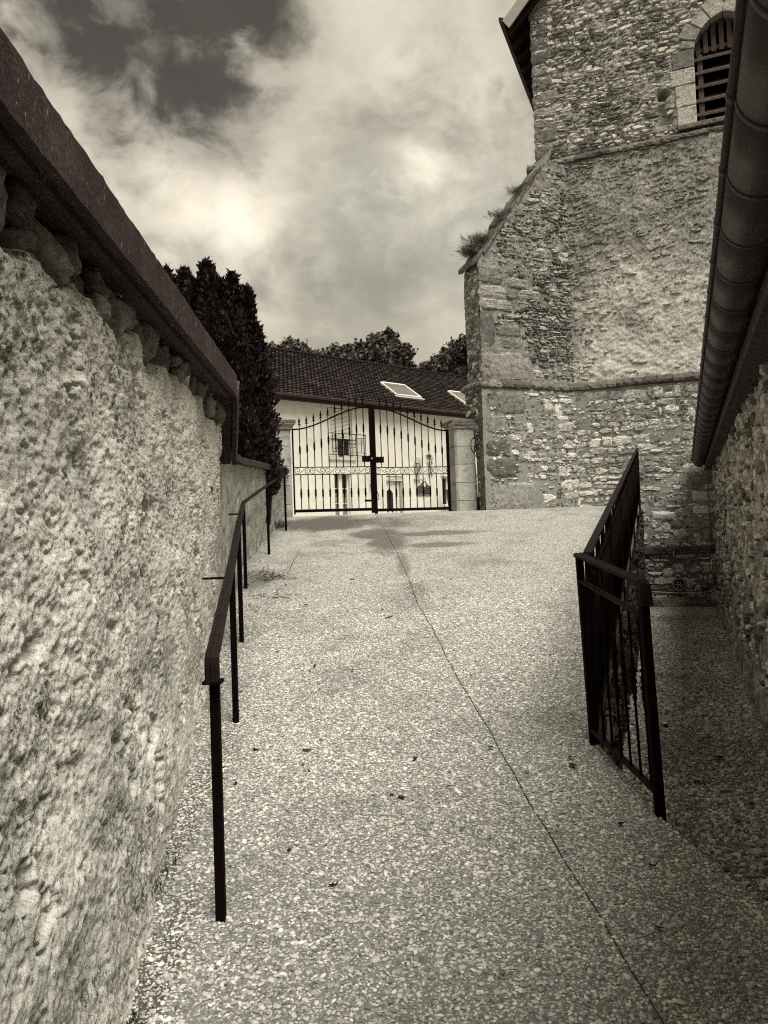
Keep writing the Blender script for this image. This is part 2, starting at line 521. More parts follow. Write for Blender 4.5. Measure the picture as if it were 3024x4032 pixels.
mk_stone('dark_rubble', [(.30, (.115, .10, .085)), (.50, (.275, .257, .212)), (.70, (.58, .535, .43))], .6, 1.0, .55, .02, tone=True)
mk_stone('darkest_rubble', [(.30, (.018, .012, .0105)), (.52, (.045, .032, .028)), (.74, (.13, .108, .09))], .1, .9, .5, .02, tone=True)  # darkest of the rubble tones, for the retaining wall
mk_stone('wall_stone', [(.30, (.10, .08, .07)), (.52, (.22, .195, .17)), (.74, (.42, .385, .32))], .1, .6, .30)
# grey pointing mortar at the foot of the tower
m, g = newmat('mortar')
p = g.pos()
n1 = g.noise(p, 4, 6, .6, .3); n2 = g.noise(p, 60, 5, .7)
c = g.ramp(g.m('ADD', g.m('MULTIPLY', n1, .5), g.m('MULTIPLY', n2, .5)), [(.34, (.17, .166, .142)), (.52, (.255, .249, .21)), (.70, (.34, .328, .27))])
z = g.sep(p)[2]
c = g.mix(g.m('MULTIPLY', g.mr(g.m('ADD', z, g.m('MULTIPLY', n1, 1.2)), 2.3, 1.5), .5), c, (.075, .052, .046))
principled(g, c, .95, g.bump(n2, .7, .008), 0, .15)
MAT['mortar'] = m

# old limewash over rubble in the middle stage of the tower
m, g = newmat('limewashed_rubble')
p = g.pos()
n1 = g.noise(p, 1.0, 5, .6, .4); n2 = g.noise(p, 16, 6, .7, .3); n3 = g.noise(p, 55, 5, .7)
f = g.m('ADD', g.m('MULTIPLY', n2, .55), g.m('MULTIPLY', n3, .45))
lime = g.ramp(f, [(.34, (.36, .335, .27)), (.53, (.62, .575, .455)), (.68, (.80, .735, .58))])
old = g.ramp(f, [(.36, (.15, .135, .112)), (.52, (.33, .312, .255)), (.68, (.58, .54, .43))])
sx3 = g.sep(p)
k = g.m('ADD', g.m('MULTIPLY', g.m('SUBTRACT', n1, .5), 1.6), g.m('ADD', g.mr(sx3[2], 7.6, 5.0, -.32, .42, 'LINEAR'), g.mr(sx3[0], 3.9, 4.5, -.4, .12, 'LINEAR')))
c = g.mix(g.mr(g.m('ADD', k, g.m('MULTIPLY', g.m('SUBTRACT', n3, .5), .8)), -.12, .30), old, lime)
dk = g.mr(g.noise(p, 22, 6, .75, .5), .54, .66)
c = g.mix(g.m('MULTIPLY', dk, g.mr(k, .45, -.05, .22, .9)), c, (.032, .021, .018))
sp = g.mr(g.noise(g.v('ADD', p, (2, 7, 3)), 30, 8, .76, .5), .525, .585)
c = g.mix(g.m('MULTIPLY', sp, g.mr(k, .5, -.1, .45, .9)), c, (.036, .020, .0175))
principled(g, c, .95, g.bump(f, .9, .014), 0, .15)
MAT['limewashed_rubble'] = m

# shaded flank of the aisle: rubble with torn render
m, g = newmat('aisle_wall')
p = g.pos()
n1 = g.noise(p, 3.2, 6, .65, .4); n2 = g.noise(p, 26, 6, .7, .3)
f = g.m('ADD', g.m('MULTIPLY', n1, .5), g.m('MULTIPLY', n2, .5))
c = g.ramp(f, [(.37, (.085, .064, .056)), (.47, (.25, .23, .195)), (.54, (.46, .43, .355)), (.61, (.74, .69, .56))])
principled(g, c, .95, g.bump(f, 1.0, .02), 0, .12, warm=True)
MAT['aisle_wall'] = m

# exposed-aggregate paving: cement between the built pebbles near by, pebble grain further off, damp stains at the top
def mk_paving(name, near0, near1, stains, darker):
    m, g = newmat(name)
    p = g.pos()
    x, y, z = g.sep(p)
    flat = g.comb(x, y, 0.0)
    vd = g.voro(flat, 80); vc = g.sep(g.voro(flat, 80, out='Color'))[0]
    tone = g.ramp(vc, [(0, (.20, .19, .155)), (.45, (.40, .375, .300)), (.8, (.56, .52, .405)), (1, (.74, .68, .53))])
    tone = g.mix(g.mr(vd, .42, .75), tone, (.12, .108, .09))
    cem = g.ramp(g.noise(flat, 60, 5, .7), [(.32, (.10, .088, .074)), (.66, (.30, .28, .232))])
    c = g.mix(g.mr(y, near0, near1), cem, tone)
    mott = g.noise(flat, 1.3, 5, .6, .2)
    c = g.mix(g.mr(mott, .48, .72, 0, .30), c, (.12, .108, .088))
    c = g.mix(g.mr(g.noise(flat, .6, 7, .66, .6), .50, .64, 0, .42), c, (.10, .088, .073))
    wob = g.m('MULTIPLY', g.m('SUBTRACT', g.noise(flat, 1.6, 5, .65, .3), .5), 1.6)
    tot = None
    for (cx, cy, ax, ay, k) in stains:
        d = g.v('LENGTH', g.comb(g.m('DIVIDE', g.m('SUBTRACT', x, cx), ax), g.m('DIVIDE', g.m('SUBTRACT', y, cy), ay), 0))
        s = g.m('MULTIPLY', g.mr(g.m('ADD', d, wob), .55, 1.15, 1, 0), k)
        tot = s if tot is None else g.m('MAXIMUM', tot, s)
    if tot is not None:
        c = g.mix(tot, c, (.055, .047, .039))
    if darker:
        c = g.mix(darker, c, (.05, .04, .034))  # even darker tone mixed over the whole surface
    bm_ = g.n('ShaderNodeBump'); bm_.invert = True
    bm_.inputs['Strength'].default_value = .8; bm_.inputs['Distance'].default_value = .008
    g.put(bm_.inputs['Height'], vd)
    principled(g, c, .85, bm_.outputs[0], 0, .25, warm=bool(darker))
    MAT[name] = m
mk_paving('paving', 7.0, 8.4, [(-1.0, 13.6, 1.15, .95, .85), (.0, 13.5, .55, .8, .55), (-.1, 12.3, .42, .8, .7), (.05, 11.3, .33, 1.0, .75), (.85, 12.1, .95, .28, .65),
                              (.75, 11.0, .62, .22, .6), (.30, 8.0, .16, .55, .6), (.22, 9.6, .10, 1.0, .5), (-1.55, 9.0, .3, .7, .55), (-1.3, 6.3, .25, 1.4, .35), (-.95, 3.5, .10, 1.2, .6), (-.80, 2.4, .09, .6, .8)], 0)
mk_paving('alley_paving', 7.5, 9.0, [(4.6, 14.2, 1.0, 1.0, .5)], .15)

def mk_pebble(name, stops, mottle):
    m, g = newmat(name)
    p = g.pos()
    c = g.ramp(g.rand(), stops)
    x, y, z = g.sep(p)
    flat = g.comb(x, y, 0.0)
    c = g.mix(g.mr(g.noise(flat, 1.3, 5, .6, .2), .48, .72, 0, mottle), c, (.12, .108, .088))
    c = g.mix(g.mr(g.noise(flat, .6, 7, .66, .6), .50, .64, 0, .42), c, (.10, .088, .073))
    c = g.mix(g.mr(g.noise(p, 160, 3, .6), .35, .7, 0, .25), c, (.16, .145, .12))
    principled(g, c, .7, None, 0, .3, warm=(name == 'gravel'))
    MAT[name] = m
mk_pebble('pebble', [(0, (.12, .11, .092)), (.2, (.30, .282, .235)), (.6, (.50, .465, .38)), (.88, (.68, .625, .505)), (1, (.90, .84, .68))], .35)
mk_pebble('gravel', [(0, (.10, .085, .072)), (.35, (.34, .315, .262)), (.8, (.60, .555, .455)), (1, (.85, .79, .64))], .25)

# roof tiles
m, g = newmat('roof_tile')
p = g.pos()
f = g.m('ADD', g.m('MULTIPLY', g.noise(p, 1.2, 5, .6), .4), g.m('MULTIPLY', g.attr('tone'), .6))
c = g.ramp(f, [(.2, (.011, .0070, .0062)), (.6, (.027, .0185, .0165)), (.95, (.075, .058, .052))])
principled(g, c, .8, g.bump(g.noise(p, 60, 4, .6), .3, .004), 0, .2)
MAT['roof_tile'] = m

# ================================================================== THE GROUND
RY = np.array([-8, -2, 0, 1.2, 2.77, 4.7, 6.4, 8.8, 12.9, 14.4, 15.2, 17.5, 60.])
RZ = np.array([-.14, -.12, -.08, .02, .23, .52, .79, 1.14, 1.755, 2.02, 2.065, 2.085, 2.085])
_yy = np.linspace(-8, 60, 3401)
_k = np.hanning(41); _k /= _k.sum()
_zz = np.convolve(np.pad(np.interp(_yy, RY, RZ), 20, mode='edge'), _k, mode='valid')
def ramp_z(y): return np.interp(y, _yy, _zz)
def wall_foot(y):                      # foot of the two left walls
    return np.where(np.asarray(y) < 6.5, -.43 - .156 * np.asarray(y), np.interp(y, [6.5, 9.03, 10.41, 14.3, 14.6, 20], [-1.45, -1.80, -1.835, -1.88, -2.5, -2.5]))
def ramp_right(y): return np.interp(y, [-6, .2, 2.79, 3.44, 4.236, 15.45, 15.6, 20], [4.5, 1.95, 1.32, 1.17, 1.11, 5.14, 5.4, 5.4])
def joint_x(y): return .005 * np.sin(np.asarray(y) * 3.1) + .003 * np.sin(np.asarray(y) * 11.7) + np.interp(y, [-6, 1, 2.27, 2.745, 5.0, 7.35, 9.52, 12.35, 15, 17.5], [1.1, .84, .753, .714, .498, .301, .209, .029, -.2, -.25])

# the wide sheet of ground that reaches the horizon
xs = [-900, -200, -60, -20, -8, -4, -2.35, -2.0, 1.0, 4, 8, 14, 30, 80, 300, 900]
ys = [-900, -200, -40, -8, -3, -1.0, 3, 6.6, 7.2, 14.3, 15.7, 16.6, 25, 45, 80, 200, 500, 1500]
vs = []
for x in xs:
    for y in ys:
        if y <= -1: z = -.16
        elif x <= -2.3: z = 1.6 if y < 7 else 1.95
        elif y >= 16.5: z = 2.06
        else: z = -.45
        if y > 60: z = 2.06 + (y - 60) * .05
        vs.append((x, y, min(z, 30)))
structure(npmesh('ground', vs, gridquads(len(xs), len(ys)), MAT['ground_earth'], smooth=False), 'bare earthy ground spreading away around the lane')

# sloping lane: two slabs of exposed-aggregate concrete with a narrow joint
yr = np.concatenate([np.arange(-3, 1.5, .3), np.arange(1.5, 17.51, .08)])
def slab(left):
    rows = []
    nx = 14
    for y in yr:
        j = float(joint_x(y))
        a, b = (float(wall_foot(y)) - .15, j - .003) if left else (j + .003, float(ramp_right(y)))
        for t in np.linspace(0, 1, nx):
            x = a + (b - a) * t
            z = float(ramp_z(y)) + .006 * math.sin(1.7 * x + .9 * y) * (1 if y < 14 else .3)
            rows.append((x, y, z))
    V = np.array(rows); n = len(V)
    B = V.copy(); B[:, 2] -= .14
    ny = len(yr)
    q = gridquads(ny, nx, flip=True)
    side = []
    for i in range(ny - 1):
        for c0 in (0, nx - 1):
            a, b = i * nx + c0, (i + 1) * nx + c0
            side.append((a, b, n + b, n + a) if c0 == 0 else (b, a, n + a, n + b))
    for c in range(nx - 1):
        side.append((c + 1, c, n + c, n + c + 1))
    return np.vstack([V, B]), np.vstack([q, np.array(side)])
ramp = link('ramp', None)
structure(ramp, 'sloping lane of pale exposed-aggregate concrete rising to the gate')
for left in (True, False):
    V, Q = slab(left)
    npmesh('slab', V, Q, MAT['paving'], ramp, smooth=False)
# earth in the joint
mb = MB()
yj = np.arange(.5, 17.4, .3)
for a, b in zip(yj[:-1], yj[1:]):
    xa, xb_ = float(joint_x(a)), float(joint_x(b)); za, zb = float(ramp_z(a)) - .016, float(ramp_z(b)) - .016
    mb.add([(xa - .02, a, za), (xa + .02, a, za), (xb_ + .02, b, zb), (xb_ - .02, b, zb)], [(0, 1, 2, 3)])
mb.build('joint_filler', MAT['bark'], ramp)

# pebbles standing proud of the paving, scattered with geometry nodes
def pebble_nodes(name, mat, subdiv, smooth):
    ng = bpy.data.node_groups.new(name, 'GeometryNodeTree')
    ng.interface.new_socket('Geometry', in_out='INPUT', socket_type='NodeSocketGeometry')
    ng.interface.new_socket('Geometry', in_out='OUTPUT', socket_type='NodeSocketGeometry')
    N = ng.nodes.new; L = ng.links.new
    gi, go = N('NodeGroupInput'), N('NodeGroupOutput')
    ico = N('GeometryNodeMeshIcoSphere'); ico.inputs['Radius'].default_value = 1.0; ico.inputs['Subdivisions'].default_value = subdiv
    sm = N('GeometryNodeSetShadeSmooth'); sm.inputs['Shade Smooth'].default_value = smooth
    mt = N('GeometryNodeSetMaterial'); mt.inputs['Material'].default_value = mat
    inst = N('GeometryNodeInstanceOnPoints')
    rot = N('GeometryNodeInputNamedAttribute'); rot.data_type = 'FLOAT_VECTOR'; rot.inputs[0].default_value = 'rot'
    scl = N('GeometryNodeInputNamedAttribute'); scl.data_type = 'FLOAT_VECTOR'; scl.inputs[0].default_value = 'scl'
    e2r = N('FunctionNodeEulerToRotation')
    L(ico.outputs['Mesh'], sm.inputs[0]); L(sm.outputs[0], mt.inputs[0])
    L(gi.outputs[0], inst.inputs['Points']); L(mt.outputs[0], inst.inputs['Instance'])
    L(rot.outputs[0], e2r.inputs[0]); L(e2r.outputs[0], inst.inputs['Rotation']); L(scl.outputs[0], inst.inputs['Scale'])
    L(inst.outputs[0], go.inputs[0])
    return ng

def scatter(name, P, rot, scl, ng, mat, parent, label):
    me = bpy.data.meshes.new(name)
    me.vertices.add(len(P)); me.vertices.foreach_set('co', P.astype(np.float32).ravel())
    for an, av in (('rot', rot), ('scl', scl)):
        a = me.attributes.new(an, 'FLOAT_VECTOR', 'POINT'); a.data.foreach_set('vector', av.astype(np.float32).ravel())
    me.materials.append(mat)
    o = link(name, me, parent)
    md = o.modifiers.new('scatter', 'NODES'); md.node_group = ng
    return stuff(o, label)

def hexpoints(x0, x1, y0, y1, d, rng, jit=.32):
    ny = int((y1 - y0) / (d * .866)); nx = int((x1 - x0) / d)
    i, j = np.meshgrid(np.arange(nx), np.arange(ny), indexing='ij')
    x = x0 + (i + .5 * (j % 2)) * d + rng.normal(0, jit * d, i.shape)
    y = y0 + j * d * .866 + rng.normal(0, jit * d, i.shape)
    return x.ravel(), y.ravel()

rng = np.random.default_rng(5)
x, y = hexpoints(-1.8, 2.1, 1.7, 8.6, .0112, rng)
jx = joint_x(y)
keep = (x > wall_foot(y) - .05) & (x < ramp_right(y) - .006) & (np.abs(x - jx) > .0058) & (rng.random(len(x)) > sstep(7.2, 8.6, y)) & (rng.random(len(x)) > .10)
x, y = x[keep], y[keep]
r = np.clip(.0053 * np.exp(rng.normal(0, .36, len(x))), .0028, .0130)
z = ramp_z(y) + .006 * np.sin(1.7 * x + .9 * y)
P = np.stack([x, y, z + r * rng.uniform(-.15, .22, len(x))], 1)
rot = np.stack([rng.normal(.14, .16, len(x)), rng.normal(0, .16, len(x)), rng.uniform(0, 6.28, len(x))], 1)
scl = np.stack([r * rng.uniform(1.0, 1.55, len(x)), r * rng.uniform(.75, 1.05, len(x)), r * rng.uniform(.45, .7, len(x))], 1)
scatter('pebbles', P, rot, scl, pebble_nodes('pebble_scatter', MAT['pebble'], 1, True), MAT['pebble'], ramp, 'small rounded pale pebbles set in the concrete of the lane')

# sunk alley between the lane and the aisle wall (tower frame: s along the tower face, q behind it)
P0 = Vector((5.813, 15.316, 0)); U = Vector((.928477, -.371391, 0)); NV = Vector((.371391, .928477, 0))
TROT = math.atan2(U.y, U.x)
def T(s, q, z=0.0): return P0 + U * s + NV * q + Vector((0, 0, z))
AX, AY = P0.x + .714 * U.x, P0.y + .714 * U.y              # foot of the aisle wall at the tower
AK = -math.tan(TROT + R(.5))                                # its run per metre towards the camera
def aisle_x(y): return AX + (np.asarray(y) - AY) * AK
rows = []
ya = np.arange(-.5, 16.3, .15)
for yv in ya:
    a, b = float(ramp_right(min(yv, 15.4))) - .35, float(aisle_x(yv)) + .1
    if b < a + .1: a = b - .1
    for t in np.linspace(0, 1, 8):
        xx = a + (b - a) * t
        rows.append((xx, yv, .012 * math.sin(3 * xx) * math.sin(2.3 * yv) + (.04 if t in (0, 1) else 0) - .06 * float(sstep(3.0, 1.0, yv) if False else 0)))
alley = link('alley_path', None)
structure(alley, 'sunk gravelly path between the railing and the church wall')
npmesh('path_bed', rows, gridquads(len(ya), 8, flip=True), MAT['alley_paving'], alley, smooth=True)
x, y = hexpoints(.9, 6.8, 1.6, 16.0, .0205, rng, .36)
keep = (x > ramp_right(y) - .02) & (x < aisle_x(y) + .02) & ((y - 15.316) * .928 + (x - 5.813) * .3714 < -.02) & (rng.random(len(x)) > .08)
x, y = x[keep], y[keep]
r = np.clip(.0100 * np.exp(rng.normal(0, .33, len(x))), .005, .020)
P = np.stack([x, y, .012 * np.sin(3 * x) * np.sin(2.3 * y) + r * .25], 1)
rot = rng.normal(0, .45, (len(x), 3)); rot[:, 2] = rng.uniform(0, 6.28, len(x))
scl = np.stack([r * rng.uniform(1.0, 1.7, len(x)), r * rng.uniform(.7, 1.05, len(x)), r * rng.uniform(.45, .75, len(x))], 1)
scatter('gravel', P, rot, scl, pebble_nodes('gravel_scatter', MAT['gravel'], 1, False), MAT['gravel'], alley, 'coarse dark gravel lying in the sunk path')

# courtyard beyond the gate
mb = MB(); mb.add([(-30, 17.45, 2.081), (30, 17.45, 2.081), (40, 60, 2.081), (-40, 60, 2.081)], [(0, 1, 2, 3)])
structure(mb.build('courtyard', MAT['gravel_yard']), 'level gravel yard in front of the house')

# ================================================================== MASONRY HELPERS
def stone_variant(seed, n=11, boxy=.72):
    """one irregular face-stone in a unit box (x,z in -.5..+.5, outward = -y)"""
    rg = random.Random(seed)
    ang = [2 * math.pi * (k + rg.uniform(-.28, .28)) / n for k in range(n)]
    out = []
    for a in ang:
        c, s = math.cos(a), math.sin(a)
        sq = 1 / max(abs(c), abs(s))
        rr = .5 * ((1 - boxy) + boxy * sq) * (rg.uniform(.74, 1.06) if boxy < .9 else rg.uniform(.9, 1.03))
        out.append((max(-.52, min(.52, c * rr)), max(-.52, min(.52, s * rr))))
    vs = [(x, 1.0, z) for x, z in out]
    vs += [(x * 1.0, -.25 + rg.uniform(-.15, .15), z) for x, z in out]
    vs += [(x * rg.uniform(.66, .86), -.9 + rg.uniform(-.22, .25), z * rg.uniform(.62, .84)) for x, z in out]
    vs.append((rg.uniform(-.1, .1), -1.0 + rg.uniform(-.15, .2), rg.uniform(-.1, .1)))
    fs = []
    for k in range(n):
        k2 = (k + 1) % n
        fs.append((k, k2, n + k2, n + k)); fs.append((n + k, n + k2, 2 * n + k2, 2 * n + k)); fs.append((2 * n + k, 2 * n + k2, 3 * n))
    return vs, fs
STONES = [stone_variant(100 + k) for k in range(18)]
QUOINS = [stone_variant(300 + k, 14, .97) for k in range(6)]
_stone_mesh = {}
def boulder_mesh(seed, mat, n=30, m_=19):
    '''rough rounded building stone, outward = -y'''
    th, ph = np.meshgrid(np.linspace(0, 2 * np.pi, n, endpoint=False), np.linspace(.02, np.pi - .02, m_), indexing='ij')
    sgn = lambda v, e: np.sign(v) * np.abs(v) ** e
    X = sgn(np.sin(ph), .55) * sgn(np.cos(th), .6) * .5; Y = sgn(np.sin(ph), .55) * sgn(np.sin(th), .6); Z = sgn(np.cos(ph), .6) * .5
    f = 1 + .40 * fbm(X + seed * 3.7, Y * .5, Z, 2.3, 3, .55, seed) + .20 * fbm(X + seed, Y * .6, Z, 7, 3, .6, seed + 5)
    f = np.round(f * 9) / 9 * .35 + f * .65
    X = X * f + .12 * vnoise(Z * 2 + seed, Y, X, seed); Y = Y * f; Z = Z * f
    V = np.stack([X, Y, Z], -1).reshape(-1, 3)
    i, j = np.meshgrid(np.arange(n), np.arange(m_ - 1), indexing='ij')
    q = np.stack([i * m_ + j, ((i + 1) % n) * m_ + j, ((i + 1) % n) * m_ + j + 1, i * m_ + j + 1], -1).reshape(-1, 4)
    o = npmesh('stone', V, q, mat, None, smooth=True)
    me = o.data; bpy.data.objects.remove(o)
    return me
def stone_mesh(kind, k, mat):
    key = (kind, k, mat.name)
    if key not in _stone_mesh:
        vs, fs = (STONES if kind == 'stone' else QUOINS)[k]
        _stone_mesh[key] = MB().add(vs, fs).mesh('stone', mat, smooth=False)
    return _stone_mesh[key]

def put_stone(name, parent, s0, s1, z0, z1, proud, mat, rg, q=0.0, kind='stone', M=None, tilt=2.5):
    """a stone of its own on a wall; M maps (s, q, z) to the parent's space when the wall is turned"""
    me = stone_mesh(kind, rg.randrange(18 if kind == 'stone' else 6), mat)
    o = link(name, me, parent)
    ml = Matrix.Translation(((s0 + s1) / 2, q, (z0 + z1) / 2)) @ Matrix.Rotation(R(rg.uniform(-tilt, tilt)), 4, 'Y') @ Matrix.Diagonal(((s1 - s0) * rg.choice((-1, 1)) if False else (s1 - s0), proud, z1 - z0, 1))
    o.matrix_local = (M @ ml) if M is not None else ml
    return o

def layout(s0, s1, z0, z1, hr, wr, gap, rg, skip=None):
    """irregular courses of rubble; returns rectangles"""
    out = []
    z = z0
    while z < z1 - hr[0] * .5:
        h = min(hr[0] + (hr[1] - hr[0]) * rg.random() ** 1.4, z1 - z)
        s = s0 + rg.uniform(-wr[0], 0)
        while s < s1:
            w = (wr[0] + (wr[1] - wr[0]) * rg.random() ** 1.6) * rg.choice((.6, 1, 1, 1.5)) * (.6 + .5 * h / hr[1])
            a, b = max(s, s0), min(s + w, s1)
            if b - a > wr[0] * .5:
                dz = rg.uniform(-.32, .32) * h
                g_ = gap * rg.uniform(.5, 1.5)
                cells = [(a + g_ / 2, b - g_ / 2, z + dz + g_ / 2, z + h + dz - g_ / 2)]
                if h > hr[0] * 1.5 and rg.random() < .3:
                    mid = z + h * rg.uniform(.35, .65) + dz
                    cells = [(a + g_ / 2, b - g_ / 2, z + dz + g_ / 2, mid - g_ / 2), (a + g_ / 2, (a + b) / 2 - g_ / 2, mid + g_ / 2, z + h + dz - g_ / 2), ((a + b) / 2 + g_ / 2, b - g_ / 2, mid + g_ / 2, z + h + dz - g_ / 2)]
                for c in cells:
                    if c[1] - c[0] > .02 and c[3] - c[2] > .015 and not (skip and skip(*c)):
                        out.append(c)
            s += w
        z += h
    return out

def rubble_stuff(name, rects, proud, mat, parent, rg, fq=None, M=None, label=None):
    """many small stones joined into one mesh"""
    allv, allf, tone = [], [], []
    base = 0
    tmpl = [(np.array(v), f) for v, f in STONES]
    tri = [np.array([t for fc in f for t in ([fc] if len(fc) == 3 else [(fc[0], fc[1], fc[2]), (fc[0], fc[2], fc[3])])]) for v, f in tmpl]
    for (a, b, c, d) in rects:
        k = rg.randrange(18)
        v = tmpl[k][0]
        p = rg.uniform(*proud)
        t = R(rg.gauss(0, 9))
        X = v[:, 0] * (b - a); Z = v[:, 2] * (d - c)
        X, Z = X * math.cos(t) - Z * math.sin(t), X * math.sin(t) + Z * math.cos(t)
        q0 = fq((a + b) / 2, (c + d) / 2) if fq else 0.0
        allv.append(np.stack([X + (a + b) / 2, v[:, 1] * p + q0, Z + (c + d) / 2], 1))
        allf.append(tri[k] + base); base += len(v)
        tone.append(np.full(len(v), rg.random()))
    V = np.vstack(allv)
    if M is not None:
        Mn = np.array(M); V = V @ Mn[:3, :3].T + Mn[:3, 3]
    o = npmesh(name, V, np.vstack(allf), mat, parent, smooth=False, attrs={'tone': np.concatenate(tone)})
    return stuff(o, label)

def relief_grid(S, Z, h, name, mat, parent, M=None, hole=None, attrs=None, q=0.0, flip=True):
    """displaced wall face on the plane q; S, Z 2-D arrays, h outward relief"""
    V = np.stack([S, q - h, Z], -1).reshape(-1, 3)
    quads = gridquads(S.shape[0], S.shape[1], flip=not flip)
    if hole is not None:
        c = V[quads].mean(1)
        quads = quads[~hole(c[:, 0], c[:, 2])]
    if M is not None:
        Mn = np.array(M); V = V @ Mn[:3, :3].T + Mn[:3, 3]
    return npmesh(name, V, quads, mat, parent, smooth=True, attrs=attrs)

def fract(S, Z, seed, a=.022, b=.014, c=.008):
    z0 = np.zeros_like(S)
    return a * fbm(S, z0, Z, 1.7, 3, .5, seed) + b * fbm(S, z0, Z * 1.15, 8, 4, .66, seed + 3) + c * fbm(S, z0, Z * 1.1, 34, 2, .65, seed + 7)

# ================================================================== TALL ROUGHCAST WALL ON THE LEFT
def cop_x(y): return -.861 - .0701 * (y - 1.765)
def cop_z(y): return 2.826 + .0342 * (y - 1.765)
CT = .176
WEND = 6.42
tall = thing('roughcast_wall', 'tall pale roughcast wall with overhanging dark coping rising beside the camera', 'wall', (-.6, 1.0, 0))
TL = Vector(tall.location)
yy = [.3]
while yy[-1] < WEND:
    yy.append(yy[-1] + max(.0045, .0044 * yy[-1]) * (4 if yy[-1] < .9 else 1))
yy = np.array(yy); yy[-1] = WEND
vv = np.linspace(0, 1, 470)
Yg, Vg = np.meshgrid(yy, vv, indexing='ij')
zb_ = ramp_z(Yg) - .10; zt_ = cop_z(Yg) - CT + .01
Zg = zb_ + (zt_ - zb_) * Vg
xb0 = -.43 - .156 * Yg; xt0 = cop_x(Yg) - .14
Xg = xb0 + (xt0 - xb0) * Vg ** .85
zero = np.zeros_like(Yg)
lump = fbm(zero, Yg, Zg, 1.6, 3, .55, 1)
mid = fbm(zero, Yg, Zg, 7.5, 4, .6, 2)
fine = fbm(zero, Yg, Zg, 38, 3, .65, 3)
w2, _ = worley(Yg, Zg, 52, 6)
fine2 = fbm(zero, Yg, Zg, 85, 2, .7, 8)
lump2 = fbm(zero, Yg, Zg * 1.25, 3.4, 4, .55, 77)
h = .036 * lump + .016 * lump2 + .008 * mid + .0065 * fine + .0048 * fine2 + .003 * (1 - w2)
pits = sstep(.14, .42, fbm(zero, Yg, Zg * 1.2, 9.0, 5, .66, 11))
h -= .009 * pits
h -= .026 * sstep(.30, .48, fbm(zero, Yg, Zg * 1.3, 4.0, 5, .62, 14))
h -= .010 * sstep(.10, .30, fbm(zero, Yg, Zg, 2.2, 5, .62, 15)) * sstep(-.1, .3, fbm(zero, Yg, Zg, 16, 3, .65, 16))
foot = sstep(.32, .0, Zg - zb_)
h += .03 * foot * (fbm(zero, Yg, Zg, 3.5, 3, .6, 21) + .3)
# the render has fallen away in a ragged band under the coping
edge = zt_ - .20 - .09 * fbm(zero, Yg, Zg * .3, 2.6, 4, .6, 31) * 1.6
h -= (.065 + .06 * fbm(zero, Yg, Zg, 6, 3, .6, 33)) * sstep(-.015, .02, Zg - edge)
nx_, ny_ = .988, .156
V = np.stack([Xg + h * nx_, Yg + h * ny_, Zg], -1).reshape(-1, 3) - np.array(TL)
npmesh('wall_face', V, gridquads(len(yy), len(vv)), MAT['roughcast'], tall, smooth=True)
# core behind the face, closing the end and the back
mb = MB()
def wp(x, y, z): return (x - TL.x, y - TL.y, z - TL.z)
y0, y1 = -1.0, WEND
pts = []
for (y, zb, zt) in ((y0, -.3, float(cop_z(y0)) - CT), (y1, .3, float(cop_z(y1)) - CT)):
    xb_, xt_ = -.43 - .156 * y - .36, float(cop_x(y)) - .34
    pts.append([wp(xb_, y, zb), wp(xt_, y, zt), wp(xt_ - .28, y, zt), wp(xb_ - .45, y, zb)])
mb.add(pts[0] + pts[1], [(0, 1, 5, 4), (1, 2, 6, 5), (2, 3, 7, 6), (3, 0, 4, 7), (3, 2, 1, 0), (4, 5, 6, 7)])
mb.build('wall_core', MAT['roughcast_grey'], tall)
# near end of the wall out of frame beside the camera
mb = MB()
mb.add([wp(-.43 + .156 * 1.0, -1.0, -.2), wp(-.43 - .156 * .31, .31, -.2), wp(float(cop_x(.31)) - .2, .31, float(cop_z(.31)) - CT), wp(float(cop_x(-1)) - .2, -1, float(cop_z(-1)) - CT)], [(0, 1, 2, 3)])
mb.build('wall_face', MAT['roughcast'], tall)

# exposed stones in the band under the coping
rg = random.Random(3)
BOUL = [boulder_mesh(k, MAT['wall_stone']) for k in range(9)]
def band_stone(yc, w, hh, zdown, depth):
    zt = float(cop_z(yc)) - CT
    zc = zt - zdown - hh / 2
    vf = min(1, max(0, (zc - (float(ramp_z(yc)) - .1)) / (zt - float(ramp_z(yc)) + .1)))
    xw = (-.43 - .156 * yc) + ((float(cop_x(yc)) - .14) - (-.43 - .156 * yc)) * vf ** .85
    o = link('stone', BOUL[rg.randrange(9)], tall)
    o.matrix_local = (Matrix.Translation(wp(xw + depth, yc, zc)) @ Matrix.Rotation(R(81 + rg.uniform(-14, 14)), 4, 'Z')
                      @ Matrix.Rotation(R(rg.gauss(0, 22)), 4, 'Y') @ Matrix.Rotation(R(rg.uniform(-15, 15)), 4, 'X') @ Matrix.Diagonal((w, rg.uniform(.05, .10), hh, 1)))
ypos = 1.1
while ypos < 6.3:
    w = rg.choice((rg.uniform(.07, .14), rg.uniform(.12, .26)))
    hh = rg.choice((rg.uniform(.07, .13), rg.uniform(.08, .16), rg.uniform(.15, .26)))
    band_stone(ypos + w / 2, w, hh, rg.uniform(.0, .05), rg.uniform(-.10, -.055))
    if hh < .14 and rg.random() < .6: band_stone(ypos + w / 2 + rg.uniform(-.04, .04), w * rg.uniform(.6, 1.1), rg.uniform(.06, .12), hh + .02, rg.uniform(-.09, -.05))
    ypos += w * rg.uniform(.75, 1.0) + rg.uniform(.0, .10)

